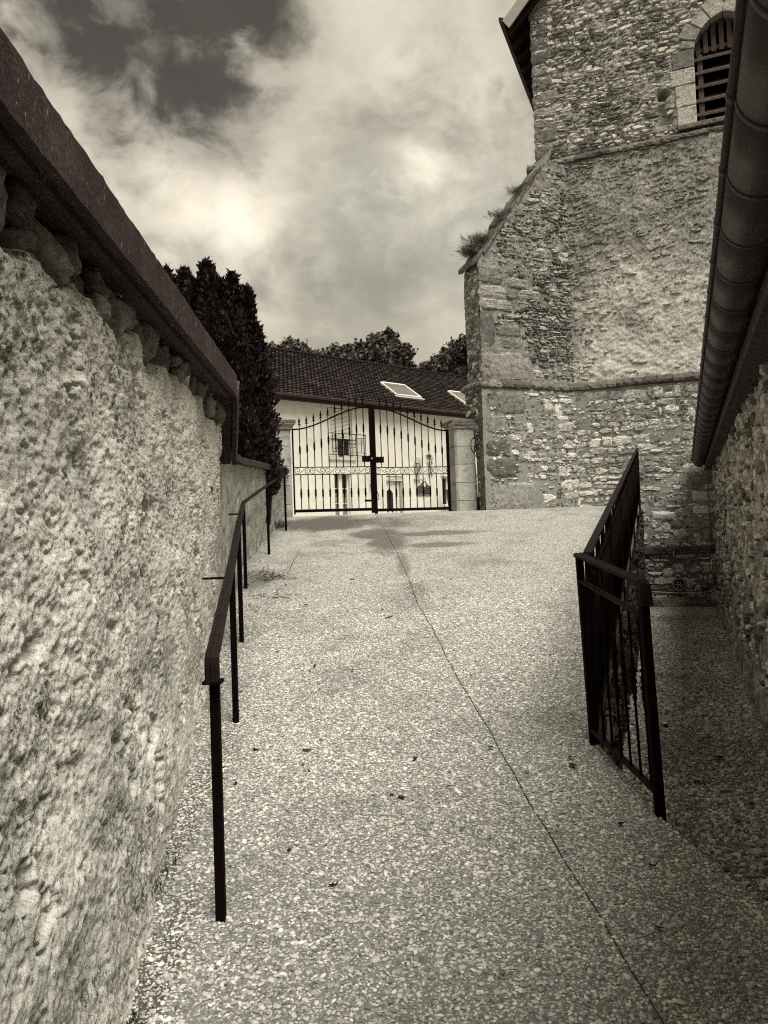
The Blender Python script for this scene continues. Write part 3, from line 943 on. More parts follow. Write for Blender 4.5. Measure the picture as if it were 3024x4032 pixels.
# coping: front face, drip groove, sloped top; a steep length steps down to the lower wall
PROF = [(0, 0), (0, -CT), (-.030, -CT), (-.030, -CT + .016), (-.058, -CT + .016), (-.058, -CT - .012), (-.105, -CT - .012), (-.12, -CT), (-.62, -CT), (-.62, .05), (-.31, .10)]
def sweep(pts, prof, name, mat, parent, off, rough=0.0, seg=.05, side=None):
    """sweep a profile (outward x, z) along 3-D points; outward points to +x of the lane"""
    P = [np.array(pts[0], float)]
    for a, b in zip(pts[:-1], pts[1:]):
        a, b = np.array(a, float), np.array(b, float)
        n = max(1, int(np.linalg.norm(b - a) / seg))
        P += [a + (b - a) * (k / n) for k in range(1, n + 1)]
    P = np.array(P)
    tang = np.gradient(P, axis=0); tang[:, 2] = 0
    tang /= np.linalg.norm(tang, axis=1)[:, None] + 1e-9
    out = np.stack([tang[:, 1], -tang[:, 0], np.zeros(len(P))], 1)
    if side is not None: out = np.tile(np.array(side), (len(P), 1))
    n = len(prof); rows = []
    rg_ = np.random.default_rng(len(P))
    for i, p in enumerate(P):
        for j, (px, pz) in enumerate(prof):
            jx_, jz_ = (rg_.normal(0, rough), rg_.normal(0, rough)) if rough and j in (0, 1, 10) else (0, 0)
            rows.append(p + out[i] * (px + jx_) + np.array([0, 0, pz + jz_]) - np.array(off))
    fs = [(i * n + j, i * n + (j + 1) % n, (i + 1) * n + (j + 1) % n, (i + 1) * n + j) for i in range(len(P) - 1) for j in range(n)]
    mb = MB(); mb.add(rows, fs + [tuple(range(n))[::-1], tuple((len(P) - 1) * n + j for j in range(n))])
    return mb.build(name, mat, parent)
cuts = [-1.0, 1.02, 3.12, 5.02, 6.34]
for a, b in zip(cuts[:-1], cuts[1:]):
    sweep([(float(cop_x(a + .004)), a + .004, float(cop_z(a + .004))), (float(cop_x(b)), b, float(cop_z(b)))], PROF, 'coping_stone', MAT['coping'], tall, TL, .0016, .045)
# steep return at the end of the coping
xa, za = float(cop_x(6.345)), float(cop_z(6.345))
mb = MB()
for (o0, o1, dz) in ((0.0, -.036, 0.0), (-.05, -.62, .012)):
    A, B = (6.345, za - .0), (6.86, 2.50)
    sec = []
    for (y, z), xo in (((6.345, za - .02), 0.0), ((6.90, 2.47), -.135)):
        sec.append([wp(xa + o0 + xo, y + .12, z), wp(xa + o1 + xo, y + .12, z), wp(xa + o1 + xo, y + dz, z - CT + dz), wp(xa + o0 + xo, y + dz, z - CT + dz)])
    mb.add(sec[0] + sec[1], [(0, 1, 5, 4), (1, 2, 6, 5), (2, 3, 7, 6), (3, 0, 4, 7), (3, 2, 1, 0), (4, 5, 6, 7)])
mb.build('coping_return', MAT['coping'], tall)

# ================================================================== LOW WALL RUNNING ON TO THE GATE
low = thing('low_wall', 'low grey roughcast wall with thin coping bending towards the left gate pillar', 'wall', (-1.6, 9.0, 1.0))
LL = Vector(low.location)
yl = np.arange(6.43, 14.36, .022)
vl = np.linspace(0, 1, 62)
Yg, Vg = np.meshgrid(yl, vl, indexing='ij')
ctopx = np.interp(Yg, [6.4, 6.7, 9.0, 14.4], [-1.33, -1.361, -1.626, -1.772]); ctopz = np.interp(Yg, [6.4, 6.7, 9.0, 14.4], [2.46, 2.473, 2.58, 2.935])
xb0 = wall_foot(Yg); xb0 = np.where(Yg > 14.29, -1.88, xb0)
zb_ = ramp_z(Yg) - .1; zt_ = ctopz - .075
Zg = zb_ + (zt_ - zb_) * Vg
Xg = xb0 + (np.maximum(ctopx - .07, xb0) - xb0) * Vg
zero = np.zeros_like(Yg)
h = .022 * fbm(zero, Yg, Zg, 2.5, 3, .55, 41) + .018 * fbm(zero, Yg, Zg * .8, 10, 4, .6, 42) - .03 * sstep(.25, .6, fbm(zero, Yg, Zg * .7, 7, 3, .6, 43)) + .03 * sstep(.25, 0, Zg - zb_) * fbm(zero, Yg, Zg, 4, 2, .5, 44)
npmesh('wall_face', np.stack([Xg + h, Yg + h * .1, Zg], -1).reshape(-1, 3) - np.array(LL), gridquads(len(yl), len(vl)), MAT['roughcast_grey'], low, smooth=True)
mb = MB()
ring = []
for y in (6.43, 9.0, 14.37):
    xf = min(float(np.interp(y, [6.4, 9.0, 14.4], [-1.45, -1.80, -1.88])), float(np.interp(y, [6.4, 6.7, 9.0, 14.4], [-1.33, -1.361, -1.626, -1.772])) - .07) - .06
    zt = float(np.interp(y, [6.4, 6.7, 9.0, 14.4], [2.46, 2.473, 2.58, 2.935])) - .075; zb = float(ramp_z(y)) - .2
    ring.append([(xf - LL.x, y - LL.y, zb - LL.z), (xf - LL.x, y - LL.y, zt - LL.z), (xf - .33 - LL.x, y - LL.y, zt - LL.z), (xf - .33 - LL.x, y - LL.y, zb - LL.z)])
vs = [p for r_ in ring for p in r_]
fs = [(3, 2, 1, 0), (8, 9, 10, 11)]
for i in range(2):
    for j in range(4):
        fs.append((i * 4 + j, i * 4 + (j + 1) % 4, (i + 1) * 4 + (j + 1) % 4, (i + 1) * 4 + j))
mb.add(vs, fs); mb.build('wall_core', MAT['roughcast_grey'], low)
PROF2 = [(0, 0), (0, -.075), (-.022, -.075), (-.022, -.066), (-.034, -.066), (-.034, -.075), (-.46, -.075), (-.46, .0), (-.24, .035), (-.02, .012), (-.01, .006)]
LC = [(-1.361, 6.62, 2.472), (-1.626, 9.0, 2.58), (-1.77, 14.42, 2.938)]
cutp = []
for a, b, k in ((LC[0], LC[1], 2), (LC[1], LC[2], 4)):
    for i in range(k):
        A = np.array(a) + (np.array(b) - np.array(a)) * (i / k); B = np.array(a) + (np.array(b) - np.array(a)) * ((i + 1) / k - .0012)
        sweep([tuple(A), tuple(B)], PROF2, 'coping_stone', MAT['coping'], low, LL, .002, .06)

# ================================================================== HANDRAIL ALONG THE LEFT WALLS
hand = thing('handrail', 'dark iron handrail on slim posts following the left wall up the lane', 'handrail', (-.637, 2.813, .236))
HL = Vector(hand.location)
posts = [(-.637, 2.813), (-.933, 4.659), (-1.206, 6.349), (-1.548, 8.48), (-1.606, 10.619), (-1.656, 12.927)]
tops = [1.215, 1.482, 1.735, 2.013, 2.36, 2.733]
tops = [float(ramp_z(y)) + .955 + (.02 if i == 0 else 0) for i, (x, y) in enumerate(posts)]
tops[3] = 2.035; tops[4] = 2.37; tops[5] = 2.725
W = .034
for (x, y), t in zip(posts, tops):
    z0 = float(ramp_z(y)) - .03
    MB().box(x - W / 2 - HL.x, x + W / 2 - HL.x, y - W / 2 - HL.y, y + W / 2 - HL.y, z0 - HL.z, t - .02 - HL.z).build('post', MAT['iron'], hand, bevel=.003)
rp = [Vector((x, y, t)) for (x, y), t in zip(posts, tops)]
near = rp[0]
dirn = (rp[1] - rp[0]).normalized()
path = [near + Vector((0, -.042, -.115)), near + Vector((0, -.042, -.06)), near + Vector((.0, -.036, -.025)), near + Vector((0, -.018, -.006)), near + dirn * .02 + Vector((0, 0, .001))] + rp[1:]
path = [p - HL for p in path]
# grooved flat handrail profile
def bar_profile(path, prof, name, mat, parent):
    rows = []; n = len(prof)
    for i, p in enumerate(path):
        t = (path[min(i + 1, len(path) - 1)] - path[max(i - 1, 0)]).normalized()
        flat_ = Vector((t.x, t.y, 0))
        a = Vector((dirn.y, -dirn.x, 0)).normalized() if flat_.length < .3 else Vector((t.y, -t.x, 0)).normalized()
        b = a.cross(t).normalized()
        if b.z < 0 and abs(t.z) < .9: b = -b
        rows += [p + a * u_ + b * w_ for u_, w_ in prof]
    fs = [(i * n + j, i * n + (j + 1) % n, (i + 1) * n + (j + 1) % n, (i + 1) * n + j) for i in range(len(path) - 1) for j in range(n)]
    mb = MB(); mb.add(rows, fs + [tuple(range(n))[::-1], tuple((len(path) - 1) * n + j for j in range(n))])
    return mb.build(name, mat, parent)
HP = [(-.025, -.008), (-.025, .004), (-.017, .012), (-.009, .012), (-.007, .009), (-.004, .009), (-.002, .013), (.009, .013), (.011, .010), (.016, .010), (.025, .004), (.025, -.008)]
bar_profile(path, HP, 'rail', MAT['rail_iron'], hand)
MB().box(-.034, .034, -.055, .012, near.z - .118 - HL.z, near.z - .106 - HL.z).build('collar', MAT['iron'], hand, bevel=.002)
for a, b in (((-1.24, 5.2, 1.362), (-1.03, 5.2, 1.36)), ((-1.66, 7.8, 1.885), (-1.43, 7.8, 1.885))):
    MB().tube([Vector(a) - HL, Vector(b) - HL], .009, 6).build('wall_bracket', MAT['iron'], hand)

# ================================================================== GATE PILLARS
GA, GB = Vector((-1.72, 14.72, 2.09)), Vector((1.36, 15.52, 2.07))
GROT = math.atan2(GB.y - GA.y, GB.x - GA.x)
def pillar(label, loc, w, courses, cap, zbot):
    t = thing('gate_pillar', label, 'pillar', loc, GROT, 'stone pillars of the gate')
    z = zbot
    rg = random.Random(int(loc[0] * 100))
    c = .045
    for k, hgt in enumerate(courses):
        mb = MB()
        x = w / 2 + rg.uniform(-.004, .004)
        mb.prism([(-x + c, -x), (x - c, -x), (x, -x + c), (x, x - c), (x - c, x), (-x + c, x), (-x, x - c), (-x, -x + c)], z + .004, z + hgt - .004, 'z')
        mb.build('block', MAT['pillar_stone'], t, bevel=.006)
        z += hgt
        mb = MB(); mb.box(-x + .02, x - .02, -x + .02, x - .02, z - .01, z + .01)
        mb.build('joint', MAT['mortar'], t)
    x = w / 2
    mb = MB()
    prof = [(0.0, 0), (.025, .0), (.03, .03), (.055, .075), (.08, .09), (.085, .14), (.075, .165)]
    rings = []
    for e, dz in prof:
        xx = x + e
        rings += [(-xx, -xx, z + dz), (xx, -xx, z + dz), (xx, xx, z + dz), (-xx, xx, z + dz)]
    fs = [(0, 3, 2, 1)]
    for i in range(len(prof) - 1):
        for j in range(4):
            fs.append((i * 4 + j, i * 4 + (j + 1) % 4, (i + 1) * 4 + (j + 1) % 4, (i + 1) * 4 + j))
    b = (len(prof) - 1) * 4
    fs.append((b, b + 1, b + 2, b + 3))
    mb.add(rings, fs)
    mb.build('cap_moulding', MAT['pillar_stone'], t)
    MB().box(-x - .088, x + .088, -x - .088, x + .088, z + .10, z + .171).build('cap_slab', MAT['cap_stone'], t, bevel=.012)
    return t
pillar('square ashlar gate pillar half hidden by the dark conifer', (-1.99, 14.66, 2.09), .46, [.33, .364, .364, .364, .34], .17, -.15)
pillar('square ashlar gate pillar standing against the church buttress', (1.635, 15.60, 2.07), .46, [.32, .364, .364, .364, .36], .17, -.12)

# ================================================================== IRON GATE, TWO LEAVES
glen = (GB - GA).length
LEAF = glen / 2 - .004
def top_curve(x):                       # x from hinge (0) to meeting stile (LEAF)
    t = max(0, min(1, (x - .02) / (LEAF - .12)))
    return 1.635 + .445 * (t * t * (3 - 2 * t))
SPEAR = [(.0065, -.035), (.0065, 0), (.013, .004), (.013, .012), (.0075, .018), (.0075, .045)]
def spear_mesh():
    mb = MB(); mb.lathe(SPEAR, 8)
    # flat leaf-shaped blade with two barbs
    o = [(0, .215), (.013, .15), (.024, .105), (.012, .095), (.015, .075), (.034, .045), (.026, .038), (.008, .052), (0, .04), (-.008, .052), (-.026, .038), (-.034, .045), (-.015, .075), (-.012, .095), (-.024, .105), (-.012, .15)]
    mb.prism(o, -.004, .004, 'y')
    return mb.mesh('spearhead', MAT['iron'])
SPM = spear_mesh()
KNOT = [(.0085, -.085), (.0165, -.08), (.0165, -.072), (.011, -.066), (.017, -.045), (.017, -.02), (.0115, -.012), (.0215, -.004), (.0215, .004), (.0115, .012), (.017, .02), (.017, .045), (.011, .066), (.0165, .072), (.0165, .08), (.0085, .085)]
KNM = MB().lathe([(r_ * 1.15, z_) for r_, z_ in KNOT], 8).mesh('knot', MAT['iron'], True)
def scroll_mesh(w, h):
    Rr = h / 2 - .007; cx = -w / 2 + Rr + .004
    pts = []
    for k in range(27):
        a = -150 + 440 * k / 26
        r_ = Rr * (.26 + .74 * min(1, max(0, (a + 150) / 260)))
        pts.append((cx + r_ * math.cos(R(a)), 0, r_ * math.sin(R(a)) + (Rr - r_) * .35))
    half = pts + [(cx * .30, 0, -Rr * .45)]
    full = half + [(0, 0, 0)] + [(-x_, 0, -z_) for x_, y_, z_ in reversed(half)]
    return MB().tube(full, .0058, 5).mesh('scroll', MAT['iron'], True)
SCW = (LEAF - .10) / 5
SCM = scroll_mesh(SCW - .004, .118)
SCM2 = SCM.copy(); SCM2.transform(Matrix.Diagonal((-1, 1, 1, 1))); SCM2.flip_normals()
def gate_leaf(label, mirror):
    t = thing('gate_leaf', label, 'gate', GB if mirror else GA, GROT, 'leaves of the iron gate')
    sg = -1 if mirror else 1
    def bx(name, x0, x1, y0, y1, z0, z1, bev=.003, par=None):
        a, b = sorted((sg * x0, sg * x1))
        return MB().box(a, b, y0, y1, z0, z1).build(name, MAT['iron'], par or t, bevel=bev)
    hw = .055 if mirror else .028
    bx('hinge_stile', -.0, hw, -.02, .02, .0, 1.66)
    bx('meeting_stile', LEAF - .055, LEAF, -.025, .025, -.01, 2.14)
    bx('bottom_rail', hw + .001, LEAF - .056, -.02, .02, .035, .092)
    bx('middle_rail', hw + .001, LEAF - .056, -.012, .012, .755, .772)
    bx('middle_rail', hw + .001, LEAF - .056, -.012, .012, .895, .912)
    N = 22
    pth = [(sg * (hw + (LEAF - .03 - hw) * k / N), 0, top_curve(hw + (LEAF - .03 - hw) * k / N)) for k in range(N + 1)]
    MB().tube(pth, 0, flat=(.012, .028)).build('top_rail', MAT['iron'], t)
    for k in range(10):
        x = .148 + k * (LEAF - .148 - .12) / 9.35
        zt = top_curve(x)
        b = MB().tube([(0, 0, .914), (0, 0, zt - .002)], .0098, 8).build('bar', MAT['iron'], t, loc=(sg * x, 0, 0))
        s_ = link('spearhead', SPM, b); s_.location = (0, 0, zt + .03)
        kn = link('knot', KNM, b); kn.location = (0, 0, zt - .41)
        b = MB().tube([(0, 0, .09), (0, 0, .756)], .0098, 8).build('bar', MAT['iron'], t, loc=(sg * x, 0, 0))
        kn = link('knot', KNM, b); kn.location = (0, 0, .40)
    for k in range(5):
        s_ = link('scroll', SCM if (k % 2 == 0) != mirror else SCM2, t)
        s_.location = (sg * (hw + .006 + SCW * (k + .5)), 0, .8335)
    # lock plate with wavy edge, and the low box keep
    wav = [(LEAF - .21 + .2 * k / 10, 1.00 + .008 * math.sin(k * 1.9)) for k in range(11)] + [(LEAF - .01 - .2 * k / 10, 1.115 + .008 * math.sin(k * 2.1)) for k in range(11)]
    mb = MB(); mb.prism([(sg * a, b) for a, b in wav], -.034, .034, 'y'); mb.build('lock_case', MAT['iron'], t)
    if not mirror:
        bx('drop_bolt', LEAF - .19, LEAF - .055, -.014, .014, .215, .255)
        MB().lathe([(.016, -.012), (.016, .012)], 10, (LEAF - .03, -.04, 1.06)).build('lock_barrel', MAT['conduit'], t)
    else:
        hp = [(sg * (LEAF - .0), -.04, .245), (sg * (LEAF - .075), -.05, .275), (sg * (LEAF - .07), -.05, .36), (sg * (LEAF - .045), -.05, .43), (sg * (LEAF - .0), -.04, .43)]
        MB().tube(hp, .0075, 6).build('handle', MAT['iron'], t)
        bx('handle_plate', LEAF - .03, LEAF, -.05, -.026, .29, .37)
        MB().tube([(-.027, -.03, 1.70), (-.027, -.03, 1.78)], .006, 6).build('hinge_pin', MAT['iron'], t)
        MB().tube([(-.08, 0, 1.70), (.05, 0, 1.71)], .007, 6).build('hinge_strap', MAT['iron'], t)
    return t
gate_leaf('black wrought-iron gate leaf beside the conifer, spearheads rising to the middle', False)
gate_leaf('black wrought-iron gate leaf beside the church, with looped handle and thick stile', True)

# ================================================================== CHURCH TOWER
tower = thing('church_tower', 'weathered rubble church tower with sloped corner buttress and louvred belfry window', 'tower', P0, TROT)
rg = random.Random(11)
WX, WH, WS, WT = 1.305, .565, 9.66, 11.10       # belfry window: centre, half width, sill, springing
def in_window(s, z, grow=0.0):
    s = np.asarray(s, float); z = np.asarray(z, float)
    d = np.abs(s - WX)
    rad = WH * 1.28
    arch = ((d + (rad - WH)) ** 2 + (z - WT) ** 2 < (rad + grow) ** 2) & (z >= WT)
    return ((d < WH + grow) & (z > WS - grow * .2) & (z < WT)) | arch
# upper stage
S, Z = np.meshgrid(np.concatenate([np.arange(-2.5, 2.05, .026), np.arange(2.05, 3.2, .2)]), np.arange(9.4, 13.3, .026), indexing='ij')
h = fract(S, Z, 50, .03, .03, .014)
h -= .28 * sstep(.12, .06, np.hypot((S - .13) * .75, (Z - 10.40) * 1.0) + .05 * fbm(S, S * 0, Z, 9, 3, .6, 5)) + .09 * sstep(.17, .06, np.hypot((S - .16) * .9, (Z - 9.95) * .5) + .05 * fbm(S, S * 0, Z, 8, 3, .6, 6))
def up_skip(a, b, c, d): return bool(in_window((a + b) / 2, (c + d) / 2, .33)) or (-.04 < (a + b) / 2 < .36 and 9.72 < (c + d) / 2 < 10.52 and (rg.random() < .7 or (c + d) / 2 > 10.28))
relief_grid(S, Z, h, 'upper_stage', MAT['rubble_wall'], tower, q=.16, hole=lambda s, z: in_window(s, z, .02), attrs={'tone': (.5 + 0 * S).ravel()})
rubble_stuff('rubble_stones', layout(-2.48, 1.95, 9.58, 13.2, (.045, .105), (.09, .26), .012, rg, up_skip), (.008, .040), MAT['rubble'], tower, rg, lambda s, z: .155, label='thin weathered rubble stones of the belfry stage')
# middle stage with worn limewash
S, Z = np.meshgrid(np.concatenate([np.arange(-2.6, 1.0, .026), np.arange(1.0, 3.2, .2)]), np.arange(4.5, 9.5, .026), indexing='ij')
h = fract(S, Z, 60, .03, .026, .016)
relief_grid(S, Z, h, 'middle_stage', MAT['limewashed_rubble'], tower, q=.08)
def thin(rects, p): return [r_ for r_ in rects if rg.random() < p((r_[0] + r_[1]) / 2, (r_[2] + r_[3]) / 2)]
mid_r = thin(layout(-2.58, .9, 4.75, 9.36, (.045, .11), (.09, .26), .012, rg), lambda s, z: .06 + .30 * max(0, min(1, (z - 5.6) / 3)) + (.25 if s < -1.2 else 0))
rubble_stuff('rubble_stones', mid_r, (.008, .034), MAT['limewashed_rubble'], tower, rg, lambda s, z: .078, label='rubble stones showing through old limewash')
# foot of the tower in grey pointing
S, Z = np.meshgrid(np.arange(-2.6, 1.6, .028), np.arange(-.3, 4.62, .028), indexing='ij')
h = fract(S, Z, 70, .02, .010, .006)
relief_grid(S, Z, h, 'lower_stage', MAT['mortar'], tower, q=.0)
low_r = layout(-1.95, .72, .06, 4.47, (.09, .26), (.14, .46), .028, rg, lambda a, b, c, d: (c + d) / 2 < 2.0 and (a + b) / 2 < -.85)
# body behind the faces: side, back walls and floor
mb = MB()
for x0, x1, ya_, yb_, z0, z1 in ((-2.6, -2.3, .09, 5.6, -.3, 9.45), (-2.5, -2.2, .17, 5.5, 9.45, 12.9), (3.15, 3.45, .09, 5.6, -.3, 12.9), (-2.3, 3.15, 5.3, 5.6, -.3, 12.9), (-2.2, 3.15, .5, 5.3, 9.2, 9.4)):
    mb.box(x0, x1, ya_, yb_, z0, z1)
mb.build('body_walls', MAT['rubble_wall'], tower)
# corner stones of the upper stage
z = 9.6
while z < 13.0:
    hh = rg.uniform(.22, .36); L = rg.choice((.35, .55, .45))
    put_stone('quoin', tower, -2.52, -2.52 + L, z + .008, z + hh - .008, .035, MAT['quoin_stone'], rg, .16, 'quoin', tilt=.6)
    z += hh
# string courses
def course(parent, s0, s1, z, q, M=None, out=.13, hgt=.17, first=True):
    s = s0
    while s < s1 - .05:
        L = min(rg.uniform(.45, .9), s1 - s)
        if s1 - s - L < .2: L = s1 - s
        dz = rg.uniform(-.012, .012); e = rg.uniform(-.012, .012)
        prof = [(q + .1, z + hgt + dz), (q + .01, z + hgt + dz), (q - out * .55 + e, z + .115 + dz), (q - out + e, z + .055 + dz), (q - out + e, z + .0 + dz), (q - out + .035, z - .02 + dz), (q - .02, z - .055 + dz), (q + .1, z - .055 + dz)]
        ns = max(4, int(L / .055)); rows = []
        for i in range(ns + 1):
            xx = s + .004 + (L - .008) * i / ns
            chip = max(0, rg.gauss(-.01, .018))
            for j, (a_, b_) in enumerate(prof):
                free = 1 if 0 < j < 7 else 0
                rows.append((xx, a_ + free * (rg.gauss(0, .008) + (chip if j in (2, 3, 4) else 0)), b_ + free * rg.gauss(0, .007)))
        n_ = len(prof)
        mb = MB(); mb.add(rows, [(i * n_ + j, i * n_ + (j + 1) % n_, (i + 1) * n_ + (j + 1) % n_, (i + 1) * n_ + j) for i in range(ns) for j in range(n_)] + [tuple(range(n_))[::-1], tuple(ns * n_ + j for j in range(n_))])
        o = mb.build('course_stone', MAT['course_stone'], parent)
        if M is not None: o.matrix_local = M
        s += L
course(tower, -2.70, 2.6, 9.40, .16)
course(tower, -2.1, 1.3, 4.52, .08)
# belfry window: jambs, arch stones, reveal, louvres
zj = WS
for k, (hh, L) in enumerate(((.40, .36), (.44, .38), (.34, .46), (.36, .42), (.30, .50))):
    if zj > WT - .1: break
    for side in (-1, 1):
        e = WX + side * (WH + .0); a, b = sorted((e, e + side * L))
        MB().box(a, b, -.035, .36, zj + .006, zj + hh - .006).build('jamb_stone', MAT['dressed_stone'], tower, bevel=.018).location = (0, .16, 0)
    zj += hh
rad = WH * 1.28
for side in (-1, 1):
    c = WX - side * (rad - WH) * -1 * -1
    cx_ = WX - side * (rad - WH)
    a_end = math.degrees(math.acos((rad - WH) / rad))
    n = 4
    z_off = zj - WT if zj > WT else 0
    for k in range(n):
        a0, a1 = a_end * k / n + .9, a_end * (k + 1) / n - (.9 if k < n - 1 else .2)
        if k == 0: a0 = max(a0, math.degrees(math.asin(min(.9, max(0, zj - WT) / rad))) + .6)
        th = .30 + (.05 if k % 2 else -.03)
        vs = []
        for q in (-.035, .36):
            for r_ in (rad, rad + th):
                for m_ in range(4):
                    a = R(a0 + (a1 - a0) * m_ / 3)
                    vs.append((cx_ + side * r_ * math.cos(a), .16 + q, WT + r_ * math.sin(a)))
        fs = []
        for m_ in range(3):
            fs += [(m_, m_ + 1, 5 + m_, 4 + m_), (8 + m_, 12 + m_, 13 + m_, 9 + m_), (m_, 8 + m_, 9 + m_, m_ + 1), (4 + m_, 5 + m_, 13 + m_, 12 + m_)]
        fs += [(0, 4, 12, 8), (3, 11, 15, 7)]
        MB().add(vs, fs).build('arch_stone', MAT['dressed_stone'], tower, bevel=.015)
mb = MB(); mb.box(WX - WH - .35, WX + WH + .2, .03, .55, WS - .10, WS + .0); mb.build('sill', MAT['course_stone'], tower, bevel=.012)
for side in (-1, 1):
    x0 = WX + side * (WH - .06)
    a, b = sorted((x0, x0 - side * .10))
    MB().box(a, b, .33, .40, WS, WT + .05).build('louvre_post', MAT['louvre'], tower)
for k in range(5):
    z = WS + .30 + k * .285
    mb = MB()
    mb.hexa([(WX - WH, .29, z - .09), (WX + WH, .29, z - .09), (WX + WH, .52, z + .10), (WX - WH, .52, z + .10), (WX - WH, .29, z - .04), (WX + WH, .29, z - .04), (WX + WH, .52, z + .135), (WX - WH, .52, z + .135)])
    mb.build('louvre_board', MAT['louvre'], tower)
zz_ = WS + .30 + 4 * .285 + .06
MB().box(WX - WH, WX + WH, .37, .42, zz_ + .06, zz_ + .14).build('louvre_rail', MAT['louvre'], tower)
for k in range(8):
    x = WX - WH + .04 + k * .148
    d = abs(x + .045 - WX)
    zt = WT + math.sqrt(max(.01, rad ** 2 - (d + rad - WH) ** 2)) - .02
    zl = zz_ + .0
    if zt > zl + .05:
        MB().box(x, x + .088, .33, .365, zl, zt).build('upright_slat', MAT['louvre'], tower)
MB().box(WX - WH - .1, WX + WH + .1, .62, .66, WS - .1, 12.1).build('dark_backing', MAT['black_void'], tower)
# saddleback roof over the belfry: eaves to the left and right, gable to the front
RX, RZt = .42, 16.3
mb = MB(); mb.prism([(-2.5, 13.26), (3.2, 13.26), (RX, RZt - .25)], .2, .5, 'y'); mb.build('gable', MAT['rubble_wall'], tower)
roof = None
for side in (-1, 1):
    ex = RX + side * 3.42; ez = 12.66
    mb = MB()
    o = [(RX, RZt), (ex, ez), (ex - side * .05, ez - .10), (RX, RZt - .16)]
    mb.prism(o, -.22, 5.9, 'y'); rf = mb.build('roof_slope', MAT['roof_tile'], tower)
    v0 = [(RX, RZt - .08), (ex + side * .02, ez - .05), (ex - side * .12, ez - .24), (RX, RZt - .30)]
    mb = MB(); mb.prism(v0, -.262, -.222, 'y'); mb.build('verge_board', MAT['grey_paint'], rf)
    mb = MB(); mb.prism([(ex, ez + .02), (ex + side * .10, ez + .05), (ex + side * .10, ez - .04), (ex, ez - .11)], -.25, 5.9, 'y'); mb.build('eave_gutter', MAT['dark_wood'], rf)
    for k in range(12):
        y = .02 + k * .5
        mb = MB(); mb.prism([(ex - side * .02, ez - .10), (ex - side * .95, ez - .10 + .86), (ex - side * .95, ez - .24 + .86), (ex - side * .02, ez - .24)], y, y + .09, 'y'); mb.build('rafter', MAT['dark_wood'], rf)

# ---- diagonal buttress (part of the tower): t along the buttress, turned 45 degrees to the tower
BL, BW = 2.10, .58
Jp = Vector((-1.97, 0, 0))
ex_, ey_ = Vector((-.70711, -.70711, 0)), Vector((-.70711, .70711, 0))      # along the buttress; into its flank
# frame with x = -t (so that the face looks along -y), y into the masonry
MBt = Matrix(((-ex_.x, ey_.x, 0, Jp.x), (-ex_.y, ey_.y, 0, Jp.y), (0, 0, 1, 0), (0, 0, 0, 1)))
def btop(t): return np.clip(7.12 + (2.10 - t) * 1.285, 7.12, 9.35)
tt = np.arange(-.25, BL + .001, .026); tt[-1] = BL
vv = np.linspace(0, 1, 270)
Tg, Vg = np.meshgrid(tt, vv, indexing='ij')
Zg = -.3 + (btop(Tg) + .3) * Vg
plinth = .085 * sstep(4.62, 4.52, Zg)
h = fract(Tg, Zg, 80, .028, .02, .010) * np.where(Zg > 4.6, 1, .55)
upm = Zg > 4.58
for nm, mt, sel in (('buttress_flank', MAT['dark_rubble'], True), ('buttress_foot', MAT['mortar'], False)):
    q = gridquads(*Tg.shape, flip=False)
    zc = Zg.ravel()[q].mean(1)
    q = q[(zc > 4.57) == sel]
    V = np.stack([-Tg * (1 + plinth / BL), -(h + plinth), Zg], -1).reshape(-1, 3)
    used = np.unique(q); remap = np.zeros(len(V), int); remap[used] = np.arange(len(used))
    Mn = np.array(MBt); V = V[used] @ Mn[:3, :3].T + Mn[:3, 3]
    npmesh(nm, V, remap[q], mt, tower, smooth=True, attrs={'tone': np.full(len(used), .5)})
# end face
ME = MBt @ Matrix.Translation((-BL, 0, 0)) @ Matrix.Rotation(R(-90), 4, 'Z')
S, Z = np.meshgrid(np.arange(-BW, .001, .026), np.arange(-.3, 7.14, .026), indexing='ij')
h = fract(S, Z, 90, .03, .02, .010) + .085 * sstep(4.62, 4.52, Z)
for nm, z0, z1, mt in (('buttress_end', 4.55, 7.2, MAT['dark_rubble']), ('buttress_end_foot', -1, 4.55, MAT['quoin_stone'])):
    q = gridquads(*S.shape, flip=False); zc = Z.ravel()[q].mean(1); q = q[(zc >= z0) & (zc < z1)]
    V = np.stack([S + .085 * sstep(4.62, 4.52, Z) * (S + BW) / BW, -h, Z], -1).reshape(-1, 3); Mn = np.array(ME); V = V @ Mn[:3, :3].T + Mn[:3, 3]
    used = np.unique(q); remap = np.zeros(len(V), int); remap[used] = np.arange(len(used))
    npmesh(nm, V[used], remap[q], mt, tower, smooth=True, attrs={'tone': np.full(len(used), .45)})
mb = MB()
P_ = lambda t, q, z: tuple((MBt @ Vector((-t, q, z))))
mb.add([P_(-.3, .04, -.3), P_(BL - .04, .04, -.3), P_(BL - .04, BW - .02, -.3), P_(-.3, BW - .02, -.3), P_(-.3, .04, float(btop(.36)) - .05), P_(.36, .04, float(btop(.36)) - .05), P_(BL - .04, .04, 7.08), P_(BL - .04, BW - .02, 7.08), P_(.36, BW - .02, float(btop(.36)) - .05), P_(-.3, BW - .02, float(btop(.36)) - .05)],
       [(0, 1, 6, 5, 4), (3, 9, 8, 7, 2), (1, 2, 7, 6), (6, 7, 8, 5), (5, 8, 9, 4), (0, 3, 2, 1), (0, 4, 9, 3)])
mb.build('buttress_core', MAT['rubble_wall'], tower)
